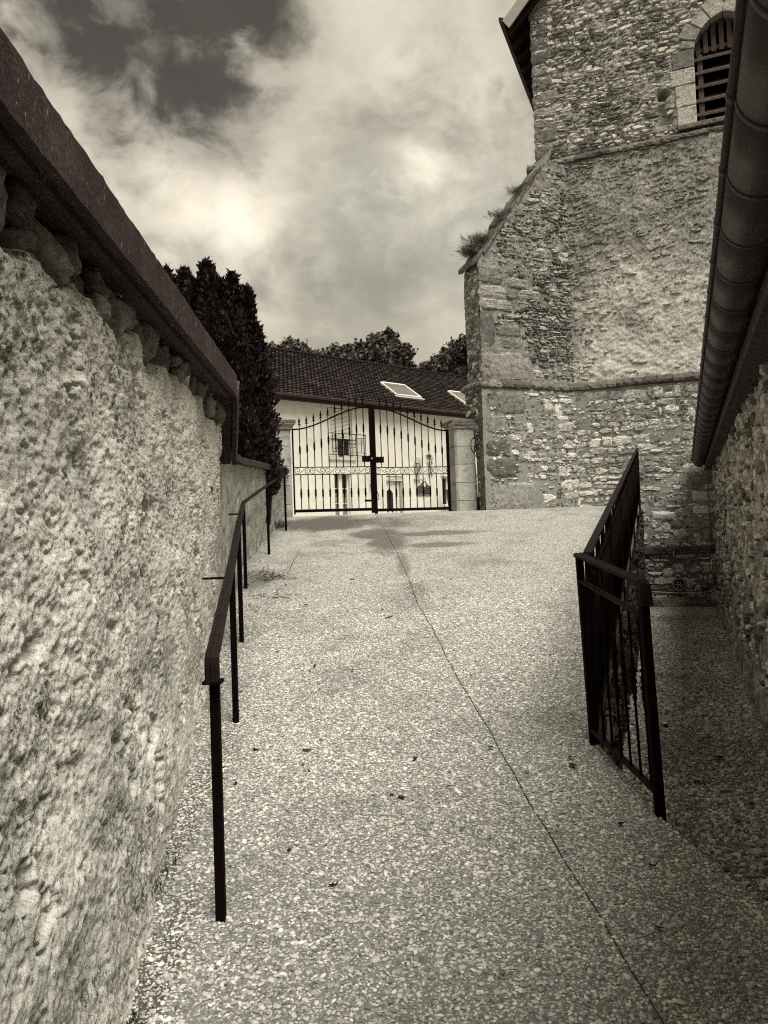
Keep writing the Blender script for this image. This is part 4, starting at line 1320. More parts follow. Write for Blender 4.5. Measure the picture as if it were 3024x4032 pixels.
# weathering slabs on the slope
t0 = BL + .10
while t0 > .42:
    L_ = rg.uniform(.16, .36); t1 = t0 - L_
    lift = rg.uniform(-.03, .035); fo = rg.uniform(-.06, .01); th_ = rg.uniform(.06, .11)
    za, zb = 7.10 + (2.10 - t0) * 1.285 + lift + rg.uniform(-.04, .02), 7.10 + (2.10 - t1) * 1.285 + lift
    mb = MB()
    rows = []
    for up in (0, th_):
        for i in range(4):
            for j in range(5):
                tq = t0 + (t1 - t0) * i / 3; qq = fo + (BW + .05 - fo) * j / 4
                ed = 1 if (i in (0, 3) or j in (0, 4)) else 0
                rows.append(P_(tq + ed * rg.gauss(0, .012), qq + ed * rg.gauss(0, .012), za + (zb - za) * i / 3 + up + rg.gauss(0, .010)))
    fs = []
    for u_ in (0, 20):
        fs += [(u_ + i * 5 + j, u_ + i * 5 + j + 1, u_ + (i + 1) * 5 + j + 1, u_ + (i + 1) * 5 + j) for i in range(3) for j in range(4)]
    for i in range(3):
        fs += [(i * 5, (i + 1) * 5, 20 + (i + 1) * 5, 20 + i * 5), (i * 5 + 4, 20 + i * 5 + 4, 20 + (i + 1) * 5 + 4, (i + 1) * 5 + 4)]
    for j in range(4):
        fs += [(j, 20 + j, 21 + j, j + 1), (15 + j, 16 + j, 36 + j, 35 + j)]
    mb.add(rows, fs); mb.build('weathering_slab', MAT['course_stone'], tower)
    t0 = t1 + rg.uniform(-.01, .03)
# quoins and larger blocks of the buttress flank (distance in from the corner, height)
BQ = [(0, .42, 6.88, 7.14, 1), (0, .57, 6.62, 6.86, 1), (0, .62, 6.33, 6.60, 1), (0, .76, 6.08, 6.32, 1), (0, .33, 5.30, 6.06, 1), (0, 1.14, 4.70, 5.28, 1),
      (.64, 1.18, 6.58, 6.80, 2), (.62, .95, 6.33, 6.56, 2), (.98, 1.43, 6.46, 6.58, 2), (.42, .9, 5.30, 5.52, 2), (.36, .95, 5.56, 5.80, 1),
      (0, .95, 3.98, 4.42, 1), (0, .36, 3.58, 3.94, 1), (0, .52, 3.12, 3.46, 1), (0, .72, 2.70, 3.08, 1), (0, 1.15, 2.06, 2.62, 1)]
def bq_hit(a, b, c, d):
    i0, i1 = BL + a, BL + b           # x = -t, so inward distance = BL + x
    for (u0, u1, z0, z1, k) in BQ:
        if i0 < u1 and i1 > u0 and c < z1 and d > z0: return True
    return False
for (u0, u1, z0, z1, k) in BQ:
    pl_ = .085 if z1 < 4.5 else 0
    put_stone('quoin' if u0 == 0 else 'block', tower, -BL + u0 - (.02 if u0 == 0 else 0), -BL + u1, z0 + .01, z1 - .01, .03, MAT['dressed_stone' if k == 2 else ('pale_stone' if k == 3 else 'quoin_stone')], rg, -pl_ + .005, 'quoin', MBt, .5)
course(tower, -BL - .1, .1, 4.52, .0, MBt)
o_l = layout(-BL + .02, .13, 4.75, 9.2, (.045, .12), (.09, .30), .012, rg, lambda a, b, c, d: bq_hit(a, b, c, d) or d > float(btop(-a)) - .05 or d > float(btop(-b)) - .05)
rubble_stuff('rubble_stones', o_l, (.010, .04), MAT['dark_rubble'], tower, rg, None, MBt, 'flat rubble stones on the flank of the buttress')
course(tower, -.10, BW + .1, 4.52, .0, MBt @ Matrix.Translation((-BL, 0, 0)) @ Matrix.Rotation(R(-90), 4, 'Z') @ Matrix.Translation((-BW, 0, 0)))
e_l = layout(-BW + .02, -.06, 2.1, 7.0, (.07, .2), (.1, .3), .012, rg)
rubble_stuff('rubble_stones', e_l, (.012, .035), MAT['dark_rubble'], tower, rg, lambda s, z: -.085 if z < 4.5 else 0, ME, 'rubble stones on the end of the buttress')
# pointed rubble at the foot: the largest stones one by one, the pinning stones joined
but_r = layout(-BL + .05, .09, 2.07, 4.45, (.11, .34), (.18, .56), .032, rg, bq_hit)
allr = [(r_, None) for r_ in low_r] + [(r_, MBt) for r_ in but_r]
allr.sort(key=lambda t_: -(t_[0][1] - t_[0][0]) * (t_[0][3] - t_[0][2]))
for r_, Mx in allr[:280]:
    ew, eh = (r_[1] - r_[0]) * .07, (r_[3] - r_[2]) * .09
    put_stone('stone', tower, r_[0] - ew, r_[1] + ew, r_[2] - eh, r_[3] + eh, rg.uniform(.016, .038), MAT['pale_stone'], rg, (-.085 if Mx is not None else 0.0) + .006, 'stone', Mx, 4)
rest = allr[280:]
for Mx, nm in ((None, 'pinning stones between the larger stones of the tower foot'), (MBt, 'pinning stones between the larger stones of the buttress foot')):
    rr = [r_ for r_, m_ in rest if m_ is Mx]
    ext = (-1.95, .72, .06, 4.47) if Mx is None else (-BL + .03, .09, 2.07, 4.45)
    rr += [c_ for c_ in layout(*ext, (.035, .085), (.05, .14), .02, rg, lambda a, b, c, d: (Mx is None and (c + d) / 2 < 2.0 and (a + b) / 2 < -.85)) if rg.random() < .45]
    if rr: rubble_stuff('pinning_stones', rr, (.012, .03), MAT['rubble'], tower, rg, lambda s, z: -.085 if Mx is not None else 0.0, Mx, nm)
# a ledge of flat stones low in the alley
s = -.75
for L in (.55, .5, .38):
    MB().box(s, s + L - .012, -.07, .1, 1.06, 1.22).build('ledge_stone', MAT['course_stone'], tower, bevel=.015)
    s += L

# ================================================================== AISLE OF THE CHURCH ON THE RIGHT (same frame as the tower)
aisle = thing('church_aisle', 'low church aisle on the right with shaded rubble wall and deep eaves', 'church', T(.714, 0), TROT + R(.5))
# local frame: x away from the lane, y along the wall (tower at y=+7)
ql = np.concatenate([np.arange(-.02, -9, -.03), np.arange(-9, -15.2, -.018), np.arange(-15.2, -17.5, -.2)])
S, Z = np.meshgrid(ql, np.arange(-.15, 3.0, .022), indexing='ij')
zer = np.zeros_like(S)
h = .035 * fbm(S, zer, Z, 1.6, 3, .5, 120) + .03 * fbm(S, zer, Z * 1.4, 6.5, 4, .6, 121) - .03 * sstep(.1, .5, fbm(S, zer, Z, 9, 3, .6, 122)) + .06 * sstep(.35, 0, Z)
V = np.stack([-h, S, Z], -1).reshape(-1, 3)
npmesh('wall', V, gridquads(*S.shape, flip=True), MAT['aisle_wall'], aisle, smooth=True)
MB().box(.08, .55, -17.5, .0, -.2, 3.2).build('wall_core', MAT['aisle_wall'], aisle)
rgx = random.Random(77)
rr = [r_ for r_ in layout(-16.0, -.05, -.02, 2.75, (.07, .2), (.1, .34), .03, rgx) if rgx.random() < .5]
MA = Matrix.Rotation(R(-90), 4, 'Z')
rubble_stuff('rubble_stones', [(-b, -a, c, d) for a, b, c, d in rr], (.012, .045), MAT['rubble'], aisle, rgx, None, MA, 'rubble stones of the shaded aisle wall')
# eaves: soffit, fascia, half-round gutter in lengths with straps, roof above
GX, GZ, GR = -.245, 2.885, .122                      # gutter axis
MB().box(-.125, .06, -17.5, -.05, 2.70, 2.735).build('soffit_board', MAT['board'], aisle)
mb = MB(); y = -17.5
while y < -.1:
    L = min(2.3, -.05 - y)
    MB().box(-.150, -.125, y + .002, y + L - .002, 2.70, 3.02).build('fascia_board', MAT['board'], aisle, bevel=.004)
    y += L
gut = link('gutter', MB().tube([(GX - GR - .004, -17.5, GZ + .012), (GX - GR - .004, -.05, GZ + .012)], .019, 10).mesh('gutter', MAT['zinc'], True), aisle)
gut['label'] = 'rolled front bead of the big half-round gutter'
def half_round(r0, y0, y1, th=.004, n=20):
    vs = []
    for y in (y0, y1):
        for rr_ in (r0, r0 - th):
            for k in range(n + 1):
                a = math.pi + math.pi * k / n
                vs.append((GX + rr_ * math.cos(a), y, GZ + rr_ * math.sin(a)))
    m_ = n + 1; fs = []
    for k in range(n):
        fs += [(k, k + 1, 2 * m_ + k + 1, 2 * m_ + k), (m_ + k, 3 * m_ + k, 3 * m_ + k + 1, m_ + k + 1), (k, m_ + k, m_ + k + 1, k + 1), (2 * m_ + k, 2 * m_ + k + 1, 3 * m_ + k + 1, 3 * m_ + k)]
    fs += [(0, 2 * m_, 3 * m_, m_), (n, m_ + n, 3 * m_ + n, 2 * m_ + n)]
    return vs, fs
y = -17.5; k = 0
while y < -.06:
    L = min(.52, -.05 - y)
    vs, fs = half_round(GR, y, y + L + .012)
    o = MB().add(vs, fs).build('gutter_length', MAT['zinc'], gut, smooth=True)
    vs, fs = half_round(GR + .0035, y - .010, y + .016, .005)
    MB().add(vs, fs).build('strap', MAT['zinc'], gut, smooth=True)
    MB().tube([(GX - GR - .004, y - .014, GZ + .012), (GX - GR - .004, y + .024, GZ + .012)], .0225, 10).build('bead_clip', MAT['zinc'], gut, smooth=True)
    y += L; k += 1
vs = [(GX, -.05, GZ)] + [(GX + GR * math.cos(math.pi + math.pi * k / 16), -.05, GZ + GR * math.sin(math.pi + math.pi * k / 16)) for k in range(17)]
MB().add(vs, [(0, k + 1, k + 2) for k in range(16)]).build('end_cap', MAT['zinc'], gut)
mb = MB(); mb.prism([(-.20, 3.00), (5.2, 5.9), (5.2, 6.0), (-.20, 3.10)], -17.5, -.1, 'y'); mb.build('roof', MAT['roof_tile'], aisle)
mb = MB(); mb.box(.5, 5.0, -17.5, -17.3, -.2, 4.0); mb.box(4.8, 5.0, -17.3, -.2, -.2, 5.5); mb.build('far_walls', MAT['aisle_wall'], aisle)

# ================================================================== RETAINING WALL UNDER THE RAILING
A3, B3 = Vector((1.11, 4.236, 0)), Vector((5.14, 15.43, 0))
FROT = math.atan2(B3.y - A3.y, B3.x - A3.x)
FL = (B3 - A3).length
ret = thing('retaining_wall', 'dark rough stone retaining wall holding up the lane beside the sunk path', 'wall', (A3.x, A3.y, 0), FROT)
# local x along the wall, outward (to the alley) = -y
S, Z = np.meshgrid(np.arange(0, FL, .035), np.linspace(0, 1, 40), indexing='ij')
ztop = np.interp(S, [0, FL], [.45, 2.075]) - .02
Zr = -.1 + (ztop + .1) * Z
h = fract(S, Zr, 140, .03, .025, .01) + .0
npmesh('wall_face', np.stack([S, -(h + .02), Zr], -1).reshape(-1, 3), gridquads(*S.shape), MAT['darkest_rubble'], ret, smooth=True, attrs={'tone': np.full(S.size, .4)})
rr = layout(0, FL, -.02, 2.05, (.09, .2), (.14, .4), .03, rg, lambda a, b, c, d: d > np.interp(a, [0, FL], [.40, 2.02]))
rubble_stuff('rubble_stones', rr, (.02, .06), MAT['darkest_rubble'], ret, rg, lambda s, z: -.02, label='rough stones of the retaining wall')
mb = MB(); mb.add([(0, .06, -.2), (FL, .06, -.2), (FL, .06, 2.0), (0, .06, .38), (0, .3, -.2), (FL, .3, -.2), (FL, .3, 1.9), (0, .3, .3)], [(0, 1, 2, 3), (4, 7, 6, 5), (3, 2, 6, 7), (0, 3, 7, 4), (1, 5, 6, 2)])
mb.build('wall_core', MAT['mortar'], ret)
mb = MB()
pts = [(1.11, 4.236), (1.17, 3.44), (1.32, 2.79), (1.95, .2)]
for (xa, ya_), (xb_, yb_) in zip(pts[:-1], pts[1:]):
    za, zb = float(ramp_z(ya_)) - .02, float(ramp_z(yb_)) - .02
    v_ = [(xa - .01, ya_, -.2), (xb_ - .01, yb_, -.2), (xb_ - .01, yb_, zb), (xa - .01, ya_, za), (xa - .2, ya_, -.2), (xb_ - .2, yb_, -.2), (xb_ - .2, yb_, zb), (xa - .2, ya_, za)]
    mb.add(v_, [(0, 1, 2, 3), (4, 7, 6, 5), (3, 2, 6, 7)])
o = mb.build('lane_kerb', MAT['alley_paving']); structure(o, 'edge of the lane above the sunk path')

# ================================================================== RAILING ON THE RIGHT: long guard up the slope and a short return
BALU = [(.0065, 0), (.0065, .36), (.011, .365), (.011, .375), (.0075, .385), (.013, .40), (.013, .425), (.0085, .435), (.0165, .447), (.0165, .457), (.0085, .468), (.013, .478), (.013, .503), (.0075, .518), (.011, .528), (.011, .538), (.0065, .543), (.0065, .80)]
BAM = MB().lathe(BALU, 7).mesh('baluster', MAT['iron'], True)
def ring_mesh(r_, w):
    return MB().tube([(r_ * .62 * math.cos(2 * math.pi * k / 14), 0, r_ * math.sin(2 * math.pi * k / 14)) for k in range(15)], w, 5, caps=False).mesh('ring', MAT['iron'], True)
RIM = ring_mesh(.052, .005)
guard = thing('guard_railing', 'long dark iron guard railing climbing the lane edge to the church tower', 'railing', (A3.x, A3.y, .45), FROT)
def gz(x): return x / FL * (2.08 - .45)
H0, H1 = 1.02, 1.13
def gtop(x): return gz(x) + H0 + (H1 - H0) * x / FL
def sbar(name, f, w, hh, x0=0.0, x1=FL):
    n = 12
    MB().tube([(x0 + (x1 - x0) * k / n, 0, f(x0 + (x1 - x0) * k / n)) for k in range(n + 1)], 0, flat=(w, hh)).build(name, MAT['rail_iron'] if name == 'top_rail' else MAT['iron'], guard, bevel=.003)
sbar('top_rail', gtop, .048, .018)
sbar('under_rail', lambda x: gtop(x) - .15, .034, .012)
sbar('bottom_rail', lambda x: gtop(x) - .955, .034, .012)
x = .02; k = 0
while x < FL - .02:
    if k % 16 == 0:
        MB().box(-.018, .018, -.018, .018, -.30 if k else -.06, gtop(x) - gz(x) - .01).build('post', MAT['iron'], guard, loc=(x, 0, gz(x)), bevel=.003)
    else:
        b = link('baluster', BAM, guard); b.location = (x, 0, gtop(x) - .955)
        if k % 2 == 1:
            r_ = link('ring', RIM, guard); r_.location = (x + .02, 0, gtop(x) - .08)
        if k % 4 == 2:
            MB().box(-.006, .006, -.006, .006, 0, .145).build('spacer', MAT['iron'], guard, loc=(x + .06, 0, gtop(x) - .15))
    x += .118; k += 1
MB().box(FL - .045, FL - .005, -.02, .02, gz(FL) - .48, gtop(FL) + .0).build('end_post', MAT['iron'], guard, bevel=.003)

# short return panel at the near end
C3, D3 = Vector((1.09, 4.20, 0)), Vector((1.172, 3.44, 0))
PR = math.atan2(D3.y - C3.y, D3.x - C3.x); PLn = (D3 - C3).length
pan = thing('return_railing', 'short dark iron railing panel with rolled end nearest the camera', 'railing', (C3.x, C3.y, .435), PR)
pan.rotation_euler = (R(2.0), 0, PR)
def pz(x): return x / PLn * (.325 - .435)
def ptop(x): return 1.03 + x / PLn * (.925 - 1.03)
tp = [Vector((x_, 0, ptop(x_))) for x_ in (-.012, PLn * .5, PLn - .03, PLn - .005, PLn + .012, PLn + .022, PLn + .022)]
tp[3].z -= .0; tp[4].z -= .014; tp[5].z -= .045; tp[6].z -= .10
rows = []; pf = [(-.028, -.009), (-.028, .005), (-.018, .012), (-.006, .012), (-.004, .009), (.004, .009), (.006, .012), (.018, .012), (.028, .005), (.028, -.009)]
n = len(pf)
for i, p in enumerate(tp):
    t_ = (tp[min(i + 1, len(tp) - 1)] - tp[max(i - 1, 0)]).normalized()
    a_ = Vector((0, 1, 0)); b_ = t_.cross(a_).normalized() * 1
    if b_.x < 0 and abs(t_.z) > .8: b_ = -b_
    if b_.z < 0 and abs(t_.z) <= .8: b_ = -b_
    rows += [p + a_ * u_ + b_ * w_ for u_, w_ in pf]
mb = MB(); mb.add(rows, [(i * n + j, i * n + (j + 1) % n, (i + 1) * n + (j + 1) % n, (i + 1) * n + j) for i in range(len(tp) - 1) for j in range(n)] + [tuple(range(n))[::-1], tuple((len(tp) - 1) * n + j for j in range(n))])
mb.build('top_rail', MAT['rail_iron'], pan)
MB().tube([(0, 0, ptop(0) - .14), (PLn - .03, 0, ptop(PLn - .03) - .155)], 0, flat=(.034, .012)).build('under_rail', MAT['rail_iron'], pan)
MB().tube([(0, 0, pz(0) + .085), (PLn - .03, 0, pz(PLn) + .10)], 0, flat=(.034, .012)).build('bottom_rail', MAT['rail_iron'], pan)
MB().box(-.018, .016, -.018, .018, -.05, ptop(0) - .01).build('post', MAT['iron'], pan, bevel=.003)
MB().box(PLn - .024, PLn + .014, -.02, .02, pz(PLn) - .12, ptop(PLn) - .02).build('end_post', MAT['iron'], pan, bevel=.004)
for k in range(7):
    x = .055 + k * (PLn - .125) / 6.0
    b = link('baluster', BAM, pan); b.location = (x, 0, pz(x) + .09 + .01 * x); b.scale = (1, 1, .98)
for x in (.20, .27):
    r_ = link('ring', RIM, pan); r_.location = (x, 0, ptop(x) - .078)

# ================================================================== FITTINGS ON THE CHURCH WALLS
def on_tower(s, q, z): return T(s, q, z)
fl = thing('floodlight', 'round wall floodlight low on the tower at the end of the sunk path', 'floodlight', T(.0, -.06, .455), TROT)
def disc(prof, n=24):
    mb = MB(); mb.lathe(prof, n)
    mb.v = [(x, -z, y) for x, y, z in mb.v]
    return mb
disc([(.07, -.06), (.125, -.01), (.135, .02), (.135, .05), (.118, .055), (.115, .04), (.085, .035)]).build('housing', MAT['dark_conduit'], fl, smooth=False)
disc([(.084, .028), (.084, .036)]).build('lens', MAT['black_void'], fl)
for k in range(7):
    a = 2 * math.pi * k / 6
    rr_ = 0 if k == 6 else .045
    mb = disc([(.0, .034), (.015, .036), (.012, .046), (.0, .048)], 10); mb.v = [(x + rr_ * math.cos(a), y, z + rr_ * math.sin(a)) for x, y, z in mb.v]
    mb.build('lamp', MAT['conduit'], fl)
MB().tube([(-.12, .0, .0), (-.17, .02, -.03), (-.17, .0, -.09), (-.13, .0, -.12)], .008, 6).build('cable', MAT['black_void'], fl)
jb = thing('junction_box', 'square grey electrical box on the tower beside the floodlight', 'box', T(.45, -.05, .455), TROT)
MB().box(-.07, .07, -.055, .02, -.065, .065).build('case', MAT['dark_conduit'], jb, bevel=.006)
MB().box(-.064, .064, -.062, -.0555, -.059, .059).build('lid', MAT['dark_conduit'], jb, bevel=.003)
def conduit(name, label, pts, r_, mat, clips=True):
    base = Vector(pts[0])
    t = thing(name, label, 'conduit', base)
    P = [Vector(p) - base for p in pts]
    MB().tube(P, r_, 8).build('tube', mat, t, smooth=True)
    L = (P[-1] - P[0]).length
    if clips:
        for f in (.08, .5, .92):
            q_ = P[0].lerp(P[-1], f) if len(P) == 2 else P[min(len(P) - 1, int(f * len(P)))]
            d_ = (P[1] - P[0]).normalized() * .02
            MB().tube([q_ - d_, q_ + d_], r_ + .006, 8).build('clip', MAT['dark_conduit'], t)
    return t
conduit('wall_conduit', 'long pale conduit running level under the floodlight', [T(-.52, -.085, .315), T(.0, -.085, .29), T(.50, -.085, .305)], .011, MAT['conduit'], False)
conduit('wall_conduit', 'short pale conduit just under the floodlight', [T(-.20, -.08, .352), T(.38, -.08, .345)], .010, MAT['conduit'])
conduit('wall_conduit', 'upright conduit in the corner of tower and aisle, lower length', [T(.60, -.085, .36), T(.61, -.085, 1.03)], .011, MAT['conduit'])
conduit('wall_conduit', 'upright conduit in the corner of tower and aisle, upper length below the gutter', [T(.61, -.085, 1.10), T(.60, -.085, 2.6)], .011, MAT['dark_conduit'])
MBx = MB().tube([Vector((0, 0, 0)), (T(-.70, -.05, .36) - T(-.52, -.05, .315)), (T(-.95, -.1, .42) - T(-.52, -.05, .315))], .009, 6)
o = MBx.build('black_cable', MAT['black_void'], loc=T(-.525, -.05, .315)); tag(o, 'black cable end drooping left from the level conduit', 'cable')
# cable coil and conduit between the right pillar and the buttress
BE = lambda off, z: Vector((1.905 + off, 15.30 - .05, z))
coil = thing('cable_coil', 'loop of black cable hanging beside the right gate pillar', 'cable', (1.84, 15.18, 3.35))
for k, (ax, az) in enumerate(((.075, .155), (.055, .14))):
    MB().tube([(ax * math.cos(2 * math.pi * j / 20) - .02 * k, -.012 * k + .01 * math.sin(j), az * math.sin(2 * math.pi * j / 20)) for j in range(21)], .008, 6, caps=False).build('loop', MAT['black_void'], coil, smooth=True)
MB().tube([(.06, 0, .1), (.03, .02, .26), (-.15, .05, .40), (-.40, .1, .44)], .007, 6).build('lead', MAT['black_void'], coil, smooth=True)
conduit('wall_conduit', 'slim pale conduit running down beside the right gate pillar', [(1.855, 15.22, 3.22), (1.875, 15.22, 2.28)], .012, MAT['conduit'])
MBx = MB().lathe([(.035, 0), (.028, .1), (.02, .26), (.014, .3)], 8).build('conduit_boot', MAT['black_void'], loc=(1.875, 15.22, 2.03)); tag(MBx, 'dark boot where the slim conduit meets the lane', 'conduit')

# ================================================================== HOUSE BEYOND THE GATE
HZ = 2.08
house = thing('house', 'cream plastered two-storey house with dark tiled roof beyond the gate', 'house', (.015, 34.0, HZ), R(39.5))
X0, X1, EZ = -9.5, 9.0, 7.42 - HZ
OPEN = [(-2.80, -1.62, 2.98, 5.08), (-2.66, -1.86, .0, 2.24), (.17, 1.13, .0, 2.24), (3.60, 4.5, .9, 2.28)]
mb = MB()
xsx = sorted({X0, X1} | {v for o_ in OPEN for v in o_[:2]}); zsz = sorted({-.2, EZ - .12} | {v for o_ in OPEN for v in o_[2:]})
for xa, xb_ in zip(xsx[:-1], xsx[1:]):
    for za, zb in zip(zsz[:-1], zsz[1:]):
        cx_, cz_ = (xa + xb_) / 2, (za + zb) / 2
        if not any(o_[0] < cx_ < o_[1] and o_[2] < cz_ < o_[3] for o_ in OPEN):
            mb.add([(xa, 0, za), (xb_, 0, za), (xb_, 0, zb), (xa, 0, zb)], [(0, 1, 2, 3)])
for (xa, xb_, za, zb) in OPEN:
    mb.add([(xa, 0, za), (xb_, 0, za), (xb_, 0, zb), (xa, 0, zb), (xa, .22, za), (xb_, .22, za), (xb_, .22, zb), (xa, .22, zb)], [(0, 4, 5, 1), (1, 5, 6, 2), (2, 6, 7, 3), (3, 7, 4, 0)])
import bmesh
mb.build('front_wall', MAT['plaster'], house)
mb = MB(); mb.box(X0, X0 + .3, .001, 8, -.2, EZ + .3); mb.box(X1 - .3, X1, .001, 8, -.2, EZ + .3); mb.box(X0 + .3, X1 - .3, 7.7, 8, -.2, EZ + .3); mb.box(X0 + .3, X1 - .3, .6, .64, -.1, EZ)
mb.build('other_walls', MAT['plaster'], house)
# roof: tile field as real tiles, ridge tiles one by one
RY0, RZ0, RY1, RZ1 = -.40, EZ, 4.0, 10.41 - HZ
sl = math.hypot(RY1 - RY0, RZ1 - RZ0); cy, cz = (RY1 - RY0) / sl, (RZ1 - RZ0) / sl
roof = MB().prism([(RY0, RZ0 - .03), (RY1, RZ1 - .03), (8.4, RZ0 - .03), (8.4, RZ0 - .15), (RY1, RZ1 - .2), (RY0, RZ0 - .15)], X0 - .3, X1 + .3, 'x').build('roof', MAT['dark_wood'], house)
SKY = [(1.38, 2.98, 1.15, 2.55), (5.80, 7.35, 1.1, 2.55)]
tw, th = .205, .195
vs, fs, tn = [], [], []
rgt = np.random.default_rng(4)
base = 0
prof = [(0.0, .008), (.22, .0), (.5, .004), (.72, .017), (.9, .018), (1.02, .008)]
for j in range(int(sl / th) + 1):
    for i in range(int((X1 - X0 + .6) / tw)):
        xx = X0 - .3 + i * tw + (tw / 2 if j % 2 else 0); ss = j * th
        if any(a - .05 < xx + tw / 2 < b + .05 and c - .12 < ss + th / 2 < d + .05 for a, b, c, d in SKY): continue
        t_ = rgt.random(); lift = rgt.normal(.0, .004)
        for (s_, up) in ((ss - .03, .062 + lift), (ss + th, .008)):
            for (px, pz_) in prof:
                n_ = up + pz_
                vs.append((xx + px * tw, RY0 + s_ * cy - n_ * cz, RZ0 + s_ * cz + n_ * cy)); tn.append(t_)
        for (px, pz_) in prof:
            n_ = .002
            vs.append((xx + px * tw, RY0 + (ss - .03) * cy - n_ * cz, RZ0 + (ss - .03) * cz + n_ * cy)); tn.append(t_)
        for k in range(5):
            fs.append((base + k, base + k + 1, base + 6 + k + 1, base + 6 + k)); fs.append((base + 12 + k, base + 12 + k + 1, base + k + 1, base + k))
        base += 18
stuff(npmesh('roof_tiles', vs, fs, MAT['roof_tile'], roof, smooth=False, attrs={'tone': tn}), 'dark interlocking tiles in close rows on the house roof')
rm = MB()
n = 8
ring_ = []
for xx, r_ in ((0, .125), (.04, .125), (.05, .105), (.46, .10)):
    ring_ += [(xx, r_ * 1.25 * math.cos(math.pi * k / n), r_ * math.sin(math.pi * k / n)) for k in range(n + 1)]
rm.add(ring_, [(i * 9 + k, i * 9 + k + 1, (i + 1) * 9 + k + 1, (i + 1) * 9 + k) for i in range(3) for k in range(n)])
RMM = rm.mesh('ridge_tile', MAT['roof_tile'], True)
x = X0 - .3
while x < X1 + .2:
    r_ = link('ridge_tile', RMM, roof); r_.location = (x, RY1 - .02, RZ1 + .0); x += .42
for a, b, c, d in SKY:
    def RP(xx, s_, n_): return (xx, RY0 + s_ * cy - n_ * cz, RZ0 + s_ * cz + n_ * cy)
    def rbox(x0_, x1_, s0_, s1_, n0_, n1_): return MB().hexa([RP(x0_, s0_, n0_), RP(x1_, s0_, n0_), RP(x1_, s1_, n0_), RP(x0_, s1_, n0_), RP(x0_, s0_, n1_), RP(x1_, s0_, n1_), RP(x1_, s1_, n1_), RP(x0_, s1_, n1_)])
    sk = rbox(a + .09, b - .09, c + .09, d - .12, .0, .075).build('skylight', MAT['sky_glass'], roof)
    for (x0_, x1_, s0_, s1_, n1_) in ((a, a + .088, c, d, .11), (b - .088, b, c, d, .11), (a + .09, b - .09, c, c + .088, .10), (a + .09, b - .09, d - .118, d, .14)):
        rbox(x0_, x1_, s0_, s1_, -.02, n1_).build('skylight_frame', MAT['white_paint'], sk)
    rbox(a - .1, b + .1, c - .16, c - .002, .0, .06).build('flashing', MAT['grey_paint'], sk)
# eave gutter and soffit
MB().box(X0 - .3, X1 + .3, -.36, -.002, EZ - .17, EZ - .13).build('soffit', MAT['dark_wood'], house)
g0 = MB(); g0.prism([(-.56 + .075 * (1 - math.cos(math.pi * k / 8)), EZ - .015 - .085 * math.sin(math.pi * k / 8)) for k in range(9)], X0 - .3, X1 + .3, 'x')
g0.build('eave_gutter', MAT['zinc'], house)
MB().box(X0 - .3, X1 + .3, -.575, -.555, EZ - .035, EZ - .005).build('gutter_bead', MAT['board'], house)
MB().box(X0 - .3, X1 + .3, -.405, -.375, EZ - .22, EZ - .02).build('fascia', MAT['dark_wood'], house)
# upper window with half-lowered shutter and geometric guard
w = link('upper_window', MB().box(-2.80, -1.62, .20, .22, 2.98, 5.08).mesh('upper_window', MAT['window_glass']), house)
MB().box(-2.78, -1.64, .09, .12, 3.76, 5.06).build('shutter', MAT['grey_paint'], w)
for k in range(22):
    z = 3.775 + k * .058
    MB().box(-2.78, -1.64, .066, .0895, z, z + .045).build('shutter_slat', MAT['white_paint'], w, bevel=.006)
for x0_, x1_, z0_, z1_ in ((-2.80, -2.34, 2.98, 3.76), (-1.72, -1.62, 2.98, 3.76), (-2.04, -1.98, 2.98, 3.76), (-2.339, -2.30, 2.98, 3.07), (-1.98, -1.72, 2.98, 3.07)):
    MB().box(x0_, x1_, .14, .198, z0_, z1_).build('window_frame', MAT['white_paint'], w)
MB().box(-2.9, -1.5, -.09, .2, 2.86, 2.975).build('window_sill', MAT['white_paint'], w)
gd = link('window_guard', MB().box(-2.92, -1.02, -.17, -.14, 3.94, 3.97).mesh('window_guard', MAT['iron']), house)
def gbar(x0_, x1_, z0_, z1_): MB().box(x0_, x1_, -.165, -.145, z0_, z1_).build('guard_bar', MAT['iron'], gd)
gbar(-2.92, -1.02, 3.03, 3.055)
for x in (-2.80, -2.22, -1.58, -1.05): gbar(x - .012, x + .012, 3.056, 3.939)
for x in (-2.62, -1.28): gbar(x - .010, x + .010, 3.18, 3.80)
for (xa, xb_, z) in ((-2.79, -2.23, 3.80), (-2.79, -2.23, 3.17), (-1.57, -1.06, 3.80), (-1.57, -1.06, 3.17), (-2.72, -1.59, 3.69), (-2.21, -1.59, 3.55), (-2.72, -2.23, 3.36), (-2.21, -1.59, 3.50), (-2.72, -2.23, 3.30), (-2.21, -1.59, 3.40)): gbar(xa, xb_, z - .010, z + .010)
for x in (-2.92, -1.02):
    for z in (3.95, 3.04): MB().tube([(x, -.155, z), (x, 0, z)], .012, 6).build('guard_stay', MAT['iron'], gd)
# ground-floor french window
w = link('french_window', MB().box(-2.66, -1.86, .20, .22, 0, 2.24).mesh('french_window', MAT['window_glass']), house)
for x0_, x1_ in ((-2.66, -2.60), (-2.36, -2.18), (-1.92, -1.86)):
    MB().box(x0_, x1_, .12, .198, 0, 2.24).build('window_frame', MAT['white_paint'], w)
for x0_, x1_ in ((-2.599, -2.361), (-2.179, -1.921)):
    for z in (1.62, .98, .35): MB().box(x0_, x1_, .15, .198, z, z + .035).build('glazing_bar', MAT['white_paint'], w)
    MB().box(x0_ + .01, x1_ - .01, .188, .1995, .05, 1.45).build('lace_curtain', MAT['curtain'], w)
MB().box(-2.72, -1.80, -.04, .10, 2.245, 2.42).build('shutter_box', MAT['white_paint'], w)
